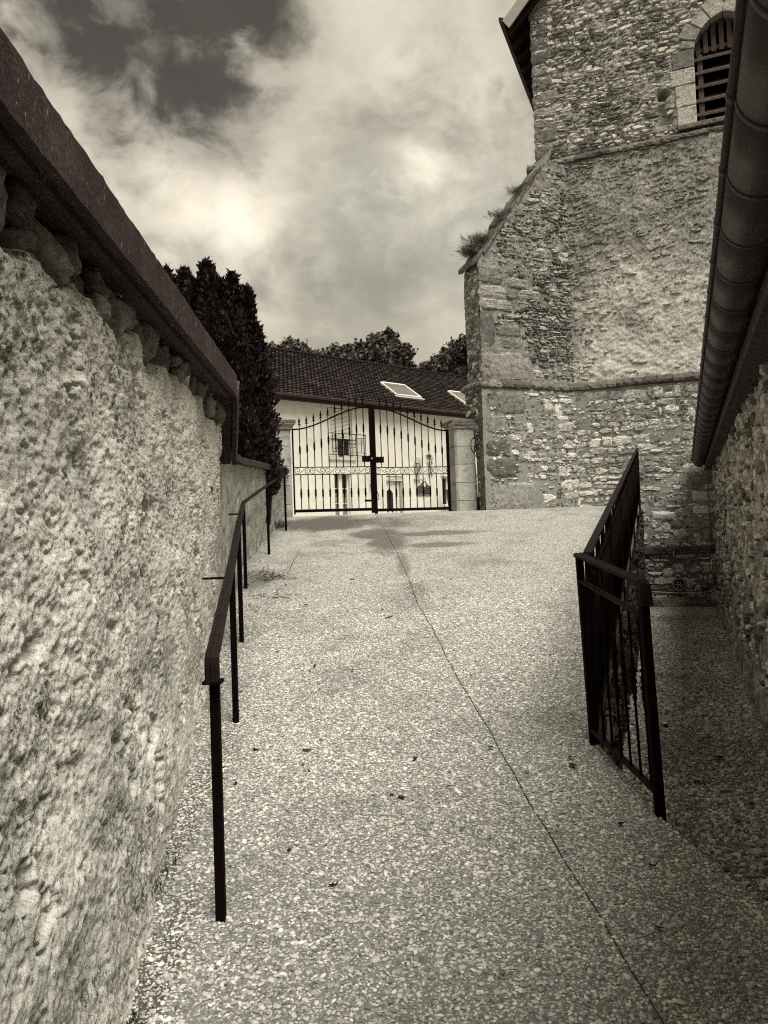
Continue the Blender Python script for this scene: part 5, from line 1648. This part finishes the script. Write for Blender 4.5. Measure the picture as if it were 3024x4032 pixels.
# front door
dr = link('front_door', MB().box(.17, 1.13, .18, .22, 0, 2.02).mesh('front_door', MAT['white_paint']), house)
MB().box(.17, .235, .10, .178, 0, 2.02).build('door_frame', MAT['grey_paint'], dr); MB().box(1.06, 1.13, .10, .178, 0, 2.02).build('door_frame', MAT['grey_paint'], dr)
MB().box(.83, .86, .14, .178, 0, 1.96).build('door_frame', MAT['grey_paint'], dr)
mb = MB(); mb.prism([(.26, .42), (.66, .42), (.66, 1.48), (.56, 1.60), (.46, 1.64), (.36, 1.60), (.26, 1.48)], .150, .179, 'y'); mb.build('door_glass', MAT['window_glass'], dr)
for k in range(5): MB().box(.17, 1.13, .04, .075, 2.03 + k * .06, 2.075 + k * .06).build('shutter_slat', MAT['white_paint'], dr)
mb = MB(); mb.prism([(.25 + .21 * (1 - math.cos(math.pi * k / 10)), .42 + .24 * math.sin(math.pi * k / 10)) for k in range(11)], .13, .149, 'y'); mb.build('door_panel', MAT['white_plate'], dr)
for x in (.10, 1.20): MB().box(x - .03, x + .03, -.02, .0, 0, 2.32).build('door_surround', MAT['white_paint'], dr)
# right-hand ground-floor window
w = link('side_window', MB().box(3.60, 4.5, .20, .22, .9, 2.28).mesh('side_window', MAT['window_glass']), house)
for x0_, x1_, z0_, z1_ in ((3.60, 3.67, .9, 2.28), (4.0, 4.1, .9, 2.28), (3.67, 4.0, 2.2, 2.28), (3.67, 4.0, .9, .98), (4.1, 4.5, .9, .98), (4.1, 4.5, 2.2, 2.28)):
    MB().box(x0_, x1_, .14, .198, z0_, z1_).build('window_frame', MAT['white_paint'], w)
MB().box(3.52, 4.58, -.05, .2, 2.285, 2.40).build('shutter_box', MAT['white_paint'], w)
# downpipe head at the right end of the gutter
dp = link('rain_pipe', MB().box(5.35, 5.55, -.50, -.30, EZ - .50, EZ - .17).mesh('rain_pipe', MAT['white_paint']), house)
MB().tube([(5.45, -.4, EZ - .5), (5.45, -.12, EZ - .8), (5.45, -.12, 0)], .045, 8).build('pipe', MAT['white_paint'], dp)

def HW(x, y, z): return house.matrix_basis @ Vector((x, y, z))
house.matrix_basis  # placed above
HM = Matrix.Translation(house.location) @ Matrix.Rotation(R(39.5), 4, 'Z')
def HW(x, y, z): return HM @ Vector((x, y, z))
lamp = thing('wall_lantern', 'black lantern on the house wall left of the front door', 'lantern', HW(-.74, -.0, 1.92), R(39.5))
MB().lathe([(.02, -.24), (.05, -.20), (.055, -.17)], 6, (0, -.16, 0)).build('base', MAT['iron'], lamp)
MB().lathe([(.05, -.17), (.082, .05)], 6, (0, -.16, 0)).build('glass', MAT['lamp_glass'], lamp)
MB().lathe([(.11, .05), (.10, .08), (.05, .14), (.02, .17), (.018, .20), (.03, .215), (.01, .25)], 6, (0, -.16, 0)).build('cap', MAT['iron'], lamp)
for k in range(6):
    a = 2 * math.pi * k / 6
    MB().tube([(.056 * math.cos(a), -.16 + .056 * math.sin(a), -.17), (.09 * math.cos(a), -.16 + .09 * math.sin(a), .05)], .008, 5).build('rib', MAT['iron'], lamp)
MB().tube([(0, 0, -.12), (0, -.08, -.22), (0, -.16, -.215)], .012, 6).build('arm', MAT['iron'], lamp)

def figure(label, x, z, kind):
    """relief figure fixed to the wall: standing body, head, arms and legs on one surface"""
    t = thing('wall_figure', label, 'sculpture', HW(x, -.02, z - HZ), R(39.5), 'relief figures on the house wall')
    me = bpy.data.meshes.new('figure_body')
    if kind == 0:
        J = [((0, 0, .62), .11), ((.02, 0, .80), .12), ((.02, 0, .93), .05), ((.03, -.02, 1.02), .075), ((-.13, -.03, .72), .04), ((-.17, -.06, .55), .035), ((.14, 0, .70), .045), ((.12, -.06, .52), .04), ((-.06, 0, .38), .09), ((-.07, 0, .14), .06), ((-.09, -.04, .05), .05), ((.07, 0, .36), .085), ((.08, 0, .14), .06), ((.10, -.04, .05), .05)]
    else:
        J = [((0, 0, .58), .09), ((-.02, 0, .76), .10), ((-.03, 0, .87), .045), ((-.05, -.02, .96), .07), ((-.15, -.02, .70), .035), ((-.13, -.07, .60), .03), ((.13, -.01, .72), .04), ((.16, -.05, .58), .035), ((-.06, 0, .34), .06), ((-.08, -.02, .12), .04), ((-.10, -.06, .03), .04), ((.07, 0, .34), .06), ((.10, 0, .14), .04), ((.14, -.04, .03), .04)]
    E_ = [(0, 1), (1, 2), (2, 3), (1, 4), (4, 5), (1, 6), (6, 7), (0, 8), (8, 9), (9, 10), (0, 11), (11, 12), (12, 13)]
    me.from_pydata([j[0] for j in J], E_, [])
    me.materials.append(MAT['relief_figure'])
    b = link('body', me, t)
    sk = b.modifiers.new('skin', 'SKIN')
    for i, (_, r_) in enumerate(J): me.skin_vertices[0].data[i].radius = (r_, r_ * .75)
    me.skin_vertices[0].data[0].use_root = True
    sb = b.modifiers.new('smooth', 'SUBSURF'); sb.levels = sb.render_levels = 2
    if kind == 1:
        MB().lathe([(.02, .0), (.15, .01), (.155, .025), (.08, .035), (.075, .10), (.02, .12)], 12, (-.05, -.02, 1.0)).build('hat', MAT['relief_figure'], t, smooth=True)
        MB().lathe([(.05, 0), (.085, .05), (.09, .2), (.06, .28)], 10, (.12, .02, .74)).build('basket', MAT['relief_figure'], t, smooth=True)
    else:
        MB().box(-.20, .20, -.10, .02, -.03, .03).build('plinth', MAT['relief_figure'], t, bevel=.01)
        MB().lathe([(.08, 0), (.10, .1), (.095, .38), (.06, .45)], 10, (.17, -.02, .55)).build('basket', MAT['relief_figure'], t, smooth=True)
    return t
figure('pale stone relief figure on a small plinth, left of the two on the house wall', 2.0, 4.20, 0)
figure('relief figure wearing a brimmed hat, right of the two on the house wall', 2.81, 4.33, 1)
pq = thing('wall_plaque', 'dark shaped sign board on the house wall under the figures', 'sign', HW(2.43, -.02, 3.72 - HZ), R(39.5))
mb = MB(); mb.prism([(-.42, -.27), (.42, -.27), (.42, .17), (.30, .18), (.20, .24), (.10, .36), (0, .40), (-.10, .36), (-.20, .24), (-.30, .18), (-.42, .17)], -.02, .015, 'y'); mb.build('board', MAT['plaque'], pq)
for k, (x0_, x1_, z) in enumerate(((-.26, -.02, .10), (.05, .28, .06), (-.12, .3, -.02), (-.2, .2, -.10), (-.05, .32, -.18))): MB().box(x0_, x1_, -.026, -.0205, z, z + .018).build('painted_line', MAT['black_void'], pq)
for k in range(14):
    x = -.40 + k * .8 / 13
    MB().box(x - .012, x + .012, -.026, -.0205, -.255, -.231).build('edge_stud', MAT['conduit'], pq)
mb = MB(); mb.prism([(-.07, .20), (.0, .12), (.09, .21), (.06, .30), (-.02, .35)], -.026, -.0205, 'y'); mb.build('emblem', MAT['white_plate'], pq)
dm = thing('white_diamond_plate', 'small pale diamond plate on the house wall above the sign board', 'plate', HW(2.43, -.015, 4.22 - HZ), R(39.5))
mb = MB(); mb.prism([(0, -.17), (.16, 0), (0, .17), (-.16, 0)], -.012, .01, 'y'); mb.build('plate', MAT['white_plate'], dm)
mb = MB(); mb.prism([(-.09, -.012), (.09, -.012), (.09, .012), (-.09, .012)], -.018, -.0125, 'y'); mb.build('painted_line', MAT['plaque'], dm)
pl_ = thing('planter', 'tall grey tapered planter with pale flowers by the house', 'planter', HW(3.72, -.9, 0), R(39.5))
v_ = []
for z, r_ in ((0, .24), (1.55, .40), (1.62, .42), (1.62, .36), (1.4, .34)): v_ += [(-r_, -r_, z), (r_, -r_, z), (r_, r_, z), (-r_, r_, z)]
mb = MB(); mb.add(v_, [(3, 2, 1, 0)] + [(i * 4 + j, i * 4 + (j + 1) % 4, (i + 1) * 4 + (j + 1) % 4, (i + 1) * 4 + j) for i in range(4) for j in range(4)] + [(16, 17, 18, 19)]); mb.build('pot', MAT['planter'], pl_)

# ================================================================== PLANTS
def leaf_cloud(name, centers, radii, n, size, mat, parent, rngl, aspect=1.6, up=0.0, clump=.22, per=26):
    """leaf-sized faces in clumps spread through ellipsoids"""
    vol = np.array([r_[0] * r_[1] * r_[2] for r_ in radii]) ** .8
    w_ = vol / vol.sum()
    P, T_ = [], []
    for c, r_, f in zip(centers, radii, w_):
        k = max(3, int(n * f / per))
        d = rngl.normal(size=(k, 3)); d /= np.linalg.norm(d, axis=1)[:, None]
        rad = rngl.uniform(.45, 1.02, k) ** .6
        cc = np.array(c) + d * rad[:, None] * np.array(r_)
        ct = rngl.random(k)
        mean = float(np.mean(r_))
        pts = np.repeat(cc, per, 0) + rngl.normal(0, clump * mean * .55, (k * per, 3))
        P.append(pts); T_.append(np.repeat(ct, per) * .6 + rngl.random(k * per) * .4)
    P = np.vstack(P); tone = np.concatenate(T_); m_ = len(P)
    a = rngl.normal(size=(m_, 3)); a[:, 2] += up; a /= np.linalg.norm(a, axis=1)[:, None]
    b = rngl.normal(size=(m_, 3)); b -= (a * b).sum(1)[:, None] * a; b /= np.linalg.norm(b, axis=1)[:, None]
    s_ = size * rngl.uniform(.6, 1.4, m_)[:, None]
    nn = np.cross(a, b)
    V = np.stack([P - a * s_ * aspect * .5, P + b * s_ * .5 + nn * s_ * .12, P + a * s_ * aspect * .5, P - b * s_ * .5 + nn * s_ * .12], 1).reshape(-1, 3)
    Q = np.arange(m_ * 4).reshape(-1, 4)
    return npmesh(name, V, Q, mat, parent, smooth=False, attrs={'tone': np.repeat(tone, 4)})

rngl = np.random.default_rng(21)
def con(): pass
conifer = thing('conifer', 'dark many-spired conifer crowding over the low wall', 'tree', (-2.75, 12.1, 1.95))
CL = np.array(conifer.location)
# spires as world positions: x, y, base z, tip z, radius
SP = [(-3.36, 12.2, 2.1, 5.98, .42), (-3.02, 12.0, 2.1, 5.88, .44), (-2.66, 11.95, 2.1, 5.98, .48), (-2.29, 12.1, 2.1, 5.82, .46), (-2.46, 12.3, 2.1, 5.6, .4), (-2.05, 12.0, 2.2, 5.55, .38), (-1.90, 11.9, 2.4, 4.95, .32), (-2.84, 12.1, 2.1, 5.7, .3), (-3.2, 11.9, 2.1, 5.75, .3),
      (-1.90, 11.85, 2.3, 4.1, .36), (-2.85, 12.5, 2.1, 5.8, .5), (-3.5, 12.5, 2.1, 5.7, .5), (-2.5, 11.7, 2.2, 5.0, .45), (-3.05, 11.6, 2.2, 4.9, .45), (-2.15, 11.7, 2.2, 4.3, .45), (-1.86, 12.0, 2.3, 3.55, .34)]
for k_ in range(26):
    SP.append((float(rngl.uniform(-3.5, -1.95)), float(rngl.uniform(11.6, 12.5)), 2.4, 0.0, float(rngl.uniform(.24, .40))))
    xq = SP[-1][0]
    SP[-1] = (xq, SP[-1][1], 2.6, float(np.interp(xq, [-3.5, -2.3, -1.95], [5.72, 5.62, 4.8]) + rngl.uniform(-.5, .05)), SP[-1][4])
VV, TT = [], []
for (x, y, zb, zt, rad_) in SP:
    nspr = int(1500 * (zt - zb) / 3.5 * min(1, rad_ / .36))
    hgt = rngl.random(nspr) ** .85
    zc = zb + (zt - zb) * hgt
    rr_ = rad_ * ((1 - hgt ** 2.6) ** .6 * (.62 + .38 * sstep(1.0, .72, hgt))) * (.75 + .35 * vnoise(hgt * 9, np.full(nspr, x * 7), rngl.random(nspr) * 0, 3)) * np.minimum(1, .45 + hgt * 3)
    an = rngl.uniform(0, 2 * np.pi, nspr)
    lob = 1 + .22 * np.sin(an * 5 + hgt * 21 + x * 9)
    rr2 = rr_ * lob * rngl.uniform(.72, 1.06, nspr)
    c = np.stack([x + rr2 * np.cos(an), y + rr2 * np.sin(an), zc], 1)
    tone = np.clip(rngl.random(nspr) * .55 + .45 * (rr2 / (rad_ + 1e-6)) * (lob - .6), 0, 1)
    # each spray: five small blades fanning outward and up
    for q in range(5):
        d = np.stack([np.cos(an) * .55, np.sin(an) * .55, np.full(nspr, .9)], 1) + rngl.normal(0, .42, (nspr, 3))
        d /= np.linalg.norm(d, axis=1)[:, None]
        b = np.cross(d, rngl.normal(size=(nspr, 3))); b /= np.linalg.norm(b, axis=1)[:, None]
        L = rngl.uniform(.05, .12, nspr)[:, None]; w_ = L * .20
        o_ = c + rngl.normal(0, .025, (nspr, 3))
        VV.append(np.stack([o_ - b * w_, o_ + d * L * .5 - b * w_ * 1.2, o_ + d * L, o_ + d * L * .5 + b * w_ * 1.2], 1).reshape(-1, 3)); TT.append(np.repeat(tone, 4))
V = np.vstack(VV) - CL
npmesh('crown', V, np.arange(len(V)).reshape(-1, 4), MAT['conifer_leaf'], conifer, smooth=False, attrs={'tone': np.concatenate(TT)})
for (x, y, zb, zt, rad_) in SP:
    MB().tube([(x - CL[0], y - CL[1], -.1), (x - CL[0], y - CL[1], (zt - CL[2]) * .5), (x - CL[0], y - CL[1], zt - CL[2] - .25)], [.10 * rad_ / .4, .5 * rad_, .03], 7).build('trunk' if rad_ < 0 else 'inner_stem', MAT['black_void'] if False else MAT['conifer_leaf'], conifer)

def tree(label, x, y, z0, trunk_h, lobes, n, size, mat, aspect=1.5, per=26, clump=.22):
    t = thing('broadleaf_tree', label, 'tree', (x, y, z0), 0, 'trees beyond the house roof')
    cs = [(a, b, c) for a, b, c, *_ in lobes]; rs = [(d, e, f) for _, _, _, d, e, f in lobes]
    leaf_cloud('crown', cs, rs, n, size, MAT[mat], t, rngl, aspect, per=per, clump=clump)
    MB().tube([(0, 0, -.2), (.05, 0, trunk_h * .5), (0, .05, trunk_h)], [.42, .32, .22], 9).build('trunk', MAT['bark'], t, smooth=True)
    for c, r_ in zip(cs, rs):
        MB().tube([(0, 0, trunk_h * .75), (c[0] * .5, c[1] * .5, (trunk_h + c[2]) * .5), (c[0], c[1], c[2])], [.18, .12, .04], 6).build('limb', MAT['bark'], t, smooth=True)
    return t
tree('broad dark round-headed tree rising above the middle of the house roof', .0, 60, 2.1, 8.0, [(0, 0, 11.8, 2.3, 2.2, 1.9), (-1.5, 0, 13.4, 1.5, 1.5, 1.35), (.2, .3, 14.3, 1.5, 1.5, 1.15), (1.5, 0, 13.2, 1.4, 1.4, 1.4), (2.1, .2, 11.8, 1.3, 1.3, 1.4), (-1.9, 0, 11.9, 1.4, 1.3, 1.4), (.5, -1, 12.8, 1.6, 1.4, 1.3), (1.0, 0, 15.1, .7, .7, .7)], 21000, .22, 'tree_leaf')
tree('small light tree top showing at the left end of the house roof', -6.4, 55, 2.1, 8.0, [(-.9, 0, 12.7, .9, .9, 1.0), (.3, 0, 13.1, .9, .8, .9), (1.2, 0, 12.5, .7, .8, .8)], 3500, .20, 'pale_leaf', per=16, clump=.3)
tree('thin pale tree top between the conifer and the round-headed tree', -3.4, 56, 2.1, 8.0, [(-.9, 0, 12.3, 1.0, .9, .9), (.5, 0, 12.6, 1.1, .9, 1.0), (1.2, 0, 12.2, .9, .8, .9)], 4500, .20, 'pale_leaf', per=16, clump=.3)
tree('mid-dark leafy tree close to the left edge of the church buttress', 5.3, 50, 2.1, 6.0, [(0, 0, 9.9, 1.9, 1.6, 2.0), (-1.5, 0, 9.6, 1.2, 1.2, 1.4), (.4, 0, 11.5, 1.3, 1.2, 1.2), (1.5, 0, 10.2, 1.5, 1.3, 2.0), (-.6, 0, 8.3, 2.2, 1.5, 1.6)], 12000, .20, 'tree_leaf')
tree('pale slender tree whose tip shows behind the church buttress', 6.25, 48, 2.1, 8.0, [(0, 0, 12.6, .5, .5, 1.0), (.2, 0, 11.4, .7, .6, 1.2), (-.1, 0, 13.3, .3, .3, .6)], 2600, .17, 'pale_leaf', per=14, clump=.3)
tree('low dark tree between the round-headed tree and the church', 3.1, 54, 2.1, 6.0, [(0, 0, 10.3, 1.2, 1.0, 1.2), (.9, 0, 10.0, 1.0, .9, 1.3), (-.8, 0, 9.6, 1.1, 1, 1.2)], 6000, .20, 'tree_leaf')

# grass tufts and moss on the weathering of the buttress
def tuft(name, label, base, n, L, spread, mat, cat, lean=(0, 0, 1), group=None):
    c = np.stack([rngl.normal(0, spread[0], n), rngl.normal(0, spread[1], n), np.zeros(n)], 1)
    d = np.array(lean) + rngl.normal(0, .38, (n, 3)); d /= np.linalg.norm(d, axis=1)[:, None]
    b = np.cross(d, rngl.normal(size=(n, 3))); b /= np.linalg.norm(b, axis=1)[:, None]
    l_ = L * rngl.uniform(.35, 1.15, n)[:, None]; w_ = .0035 + l_ * .012
    bend = rngl.normal(0, .25, (n, 3)) * l_; bend[:, 2] -= .15 * l_[:, 0]
    V = np.stack([c - b * w_, c + d * l_ * .55 - b * w_ * .8, c + d * l_ + bend, c + d * l_ * .55 + b * w_ * .8], 1).reshape(-1, 3)
    o = npmesh(name, V, np.arange(4 * n).reshape(-1, 4), MAT[mat], None, smooth=False, attrs={'tone': np.repeat(rngl.random(n), 4)})
    o.location = base
    tag(o, label, cat, group, 'stuff')
    return o
TM = Matrix.Translation(P0) @ Matrix.Rotation(TROT, 4, 'Z')
def BW_(t, q, z): return TM @ (MBt @ Vector((-t, q, z)))
def btz(t): return 7.12 + (2.10 - t) * 1.285 + .09
tuft('grass_tuft', 'bristling dry grass at the lower end of the buttress slope', BW_(2.02, .25, btz(2.05)), 650, .32, (.10, .12), 'dry_grass', 'grass', (-.5, -.15, .8))
tuft('grass_tuft', 'dense dark grass clump on the lower buttress slope', BW_(1.85, .2, btz(1.85)), 800, .20, (.14, .12), 'dry_grass', 'grass', (-.4, -.1, .8))
tuft('grass_tuft', 'small grass clump halfway up the buttress slope', BW_(1.4, .15, btz(1.4)), 500, .16, (.14, .12), 'dry_grass', 'grass', (-.4, -.1, .8))
tuft('grass_tuft', 'thin grass near the top of the buttress slope', BW_(.98, .15, btz(.98)), 420, .16, (.10, .10), 'dry_grass', 'grass', (-.4, -.1, .8))
# ferns on the alley ledge
for s_, L in ((-.22, .28), (.02, .2)):
    o = tuft('fern', 'small fern growing from the ledge, ' + ('left of the pair' if s_ < -.1 else 'right of the pair'), T(s_, -.05, 1.18), 60, L, (.05, .03), 'dry_grass', 'fern', (-.3, -.5, .1))
# weeds at the foot of the walls
tuft('weed_tuft', 'dark weeds at the foot of the alley wall near the railing', T(-.62, -.25, .03), 300, .20, (.14, .16), 'weed', 'weed')
tuft('weed_tuft', 'dark weed tuft at the foot of the left wall close to the gate', (-1.80, 13.2, float(ramp_z(13.2))), 220, .16, (.07, .22), 'weed', 'weed')
tuft('weed_tuft', 'low dark weeds under the tall wall beside the nearest post', (-.93, 3.15, float(ramp_z(3.15))), 200, .05, (.02, .30), 'weed', 'weed')
tuft('weed_tuft', 'low dark weeds in the corner at the lower left edge of the picture', (-.80, 2.25, float(ramp_z(2.25))), 320, .05, (.02, .20), 'weed', 'weed')
tuft('planter_flowers', 'pale flowers and leaves spilling from the tall planter', HW(3.72, -.9, 1.6), 240, .38, (.18, .14), 'pale_leaf', 'flowers')
o = tuft('dry_frond', 'dark heap of dry stems by the wall where the handrail bends', (-1.40, 8.95, float(ramp_z(8.95)) + .01), 110, .26, (.13, .09), 'weed', 'plant litter', (.5, .1, .0))
o = tuft('dry_frond', 'thin scatter of dry stems just below the heap by the handrail', (-1.22, 7.95, float(ramp_z(7.95)) + .008), 50, .16, (.15, .07), 'weed', 'plant litter', (.5, .0, .0))

# fallen leaves on the lane: single dark curled leaves
def leaf_mesh(seed):
    rl = random.Random(seed); n = 9
    pts = []
    for k in range(n):
        a = 2 * math.pi * k / n
        r_ = (1.0 if k % 2 == 0 else .72) * rl.uniform(.75, 1.1)
        pts.append((r_ * math.cos(a), r_ * .62 * math.sin(a), .14 + .28 * rl.random() * abs(math.cos(a)) ** 1.5))
    lo = [(x * .96, y * .96, z - .10) for x, y, z in pts]
    mb = MB(); mb.add(pts + lo + [(0, 0, .10), (0, 0, .03)], [(k, (k + 1) % n, 2 * n) for k in range(n)] + [(n + (k + 1) % n, n + k, 2 * n + 1) for k in range(n)] + [(k, n + k, n + (k + 1) % n, (k + 1) % n) for k in range(n)])
    return mb.mesh('dead_leaf', MAT['dead_leaf'])
LM = [leaf_mesh(k) for k in range(5)]
rl = random.Random(8)
spots = [(-.464, 4.22, .030), (-.241, 3.0, .026), (-.783, 3.86, .020), (-.545, 5.65, .022), (.034, 3.66, .022), (.909, 3.93, .028), (.53, 4.18, .020), (-.467, 4.05, .014), (-.428, 3.97, .014), (-.39, 8.7, .03), (.895, 2.685, .018), (1.0, 3.05, .02)]
for k in range(70):
    yv = rl.uniform(3.0, 14.0); a, b = float(wall_foot(yv)) + .15, float(ramp_right(yv)) - .1
    spots.append((a + (b - a) * rl.random() ** (1.7 if yv < 10 else 1), yv, rl.uniform(.008, .026)))
for (x, y, s_) in spots:
    o = link('dead_leaf', LM[rl.randrange(5)]); o.location = (x, y, float(ramp_z(y)) + .008); o.rotation_euler = (.14 + rl.uniform(-.1, .1), rl.uniform(-.1, .1), rl.uniform(0, 6.3)); o.scale = (s_, s_, s_)
    side = 'left' if x < float(joint_x(y)) else 'right'
    zone = 'in front on' if y < 3.6 else ('low on' if y < 5.6 else ('halfway up' if y < 9.5 else 'at the top of'))
    tag(o, 'small dark dead leaf %s the lane, %s of the paving joint' % (zone, side), 'leaf', 'dead leaves %s the lane, %s of the joint' % (zone, side))
for k in range(16):
    yv = rl.uniform(2.6, 7.5); x = rl.uniform(float(ramp_right(yv)) + .12, float(aisle_x(yv)) - .12); s_ = rl.uniform(.02, .042)
    if k == 0: x, yv, s_ = 1.42, 3.25, .036
    o = link('dead_leaf', LM[rl.randrange(5)]); o.location = (x, yv, .022); o.rotation_euler = (rl.uniform(-.15, .15), rl.uniform(-.15, .15), rl.uniform(0, 6.3)); o.scale = (s_, s_, s_)
    zone = 'near' if yv < 5 else 'far'
    tag(o, 'small dark dead leaf in the shaded gravel at the %s end of the sunk path' % zone, 'leaf', 'dead leaves at the %s end of the sunk path' % zone)
tw_ = MB().tube([(0, 0, 0), (.05, .07, .006), (.09, .16, .004)], [.004, .005, .002], 5).build('twig', MAT['dead_leaf'], loc=(-.02, 6.9, float(ramp_z(6.9)) + .012)); tag(tw_, 'thin dark twig lying in the middle of the lane', 'twig')
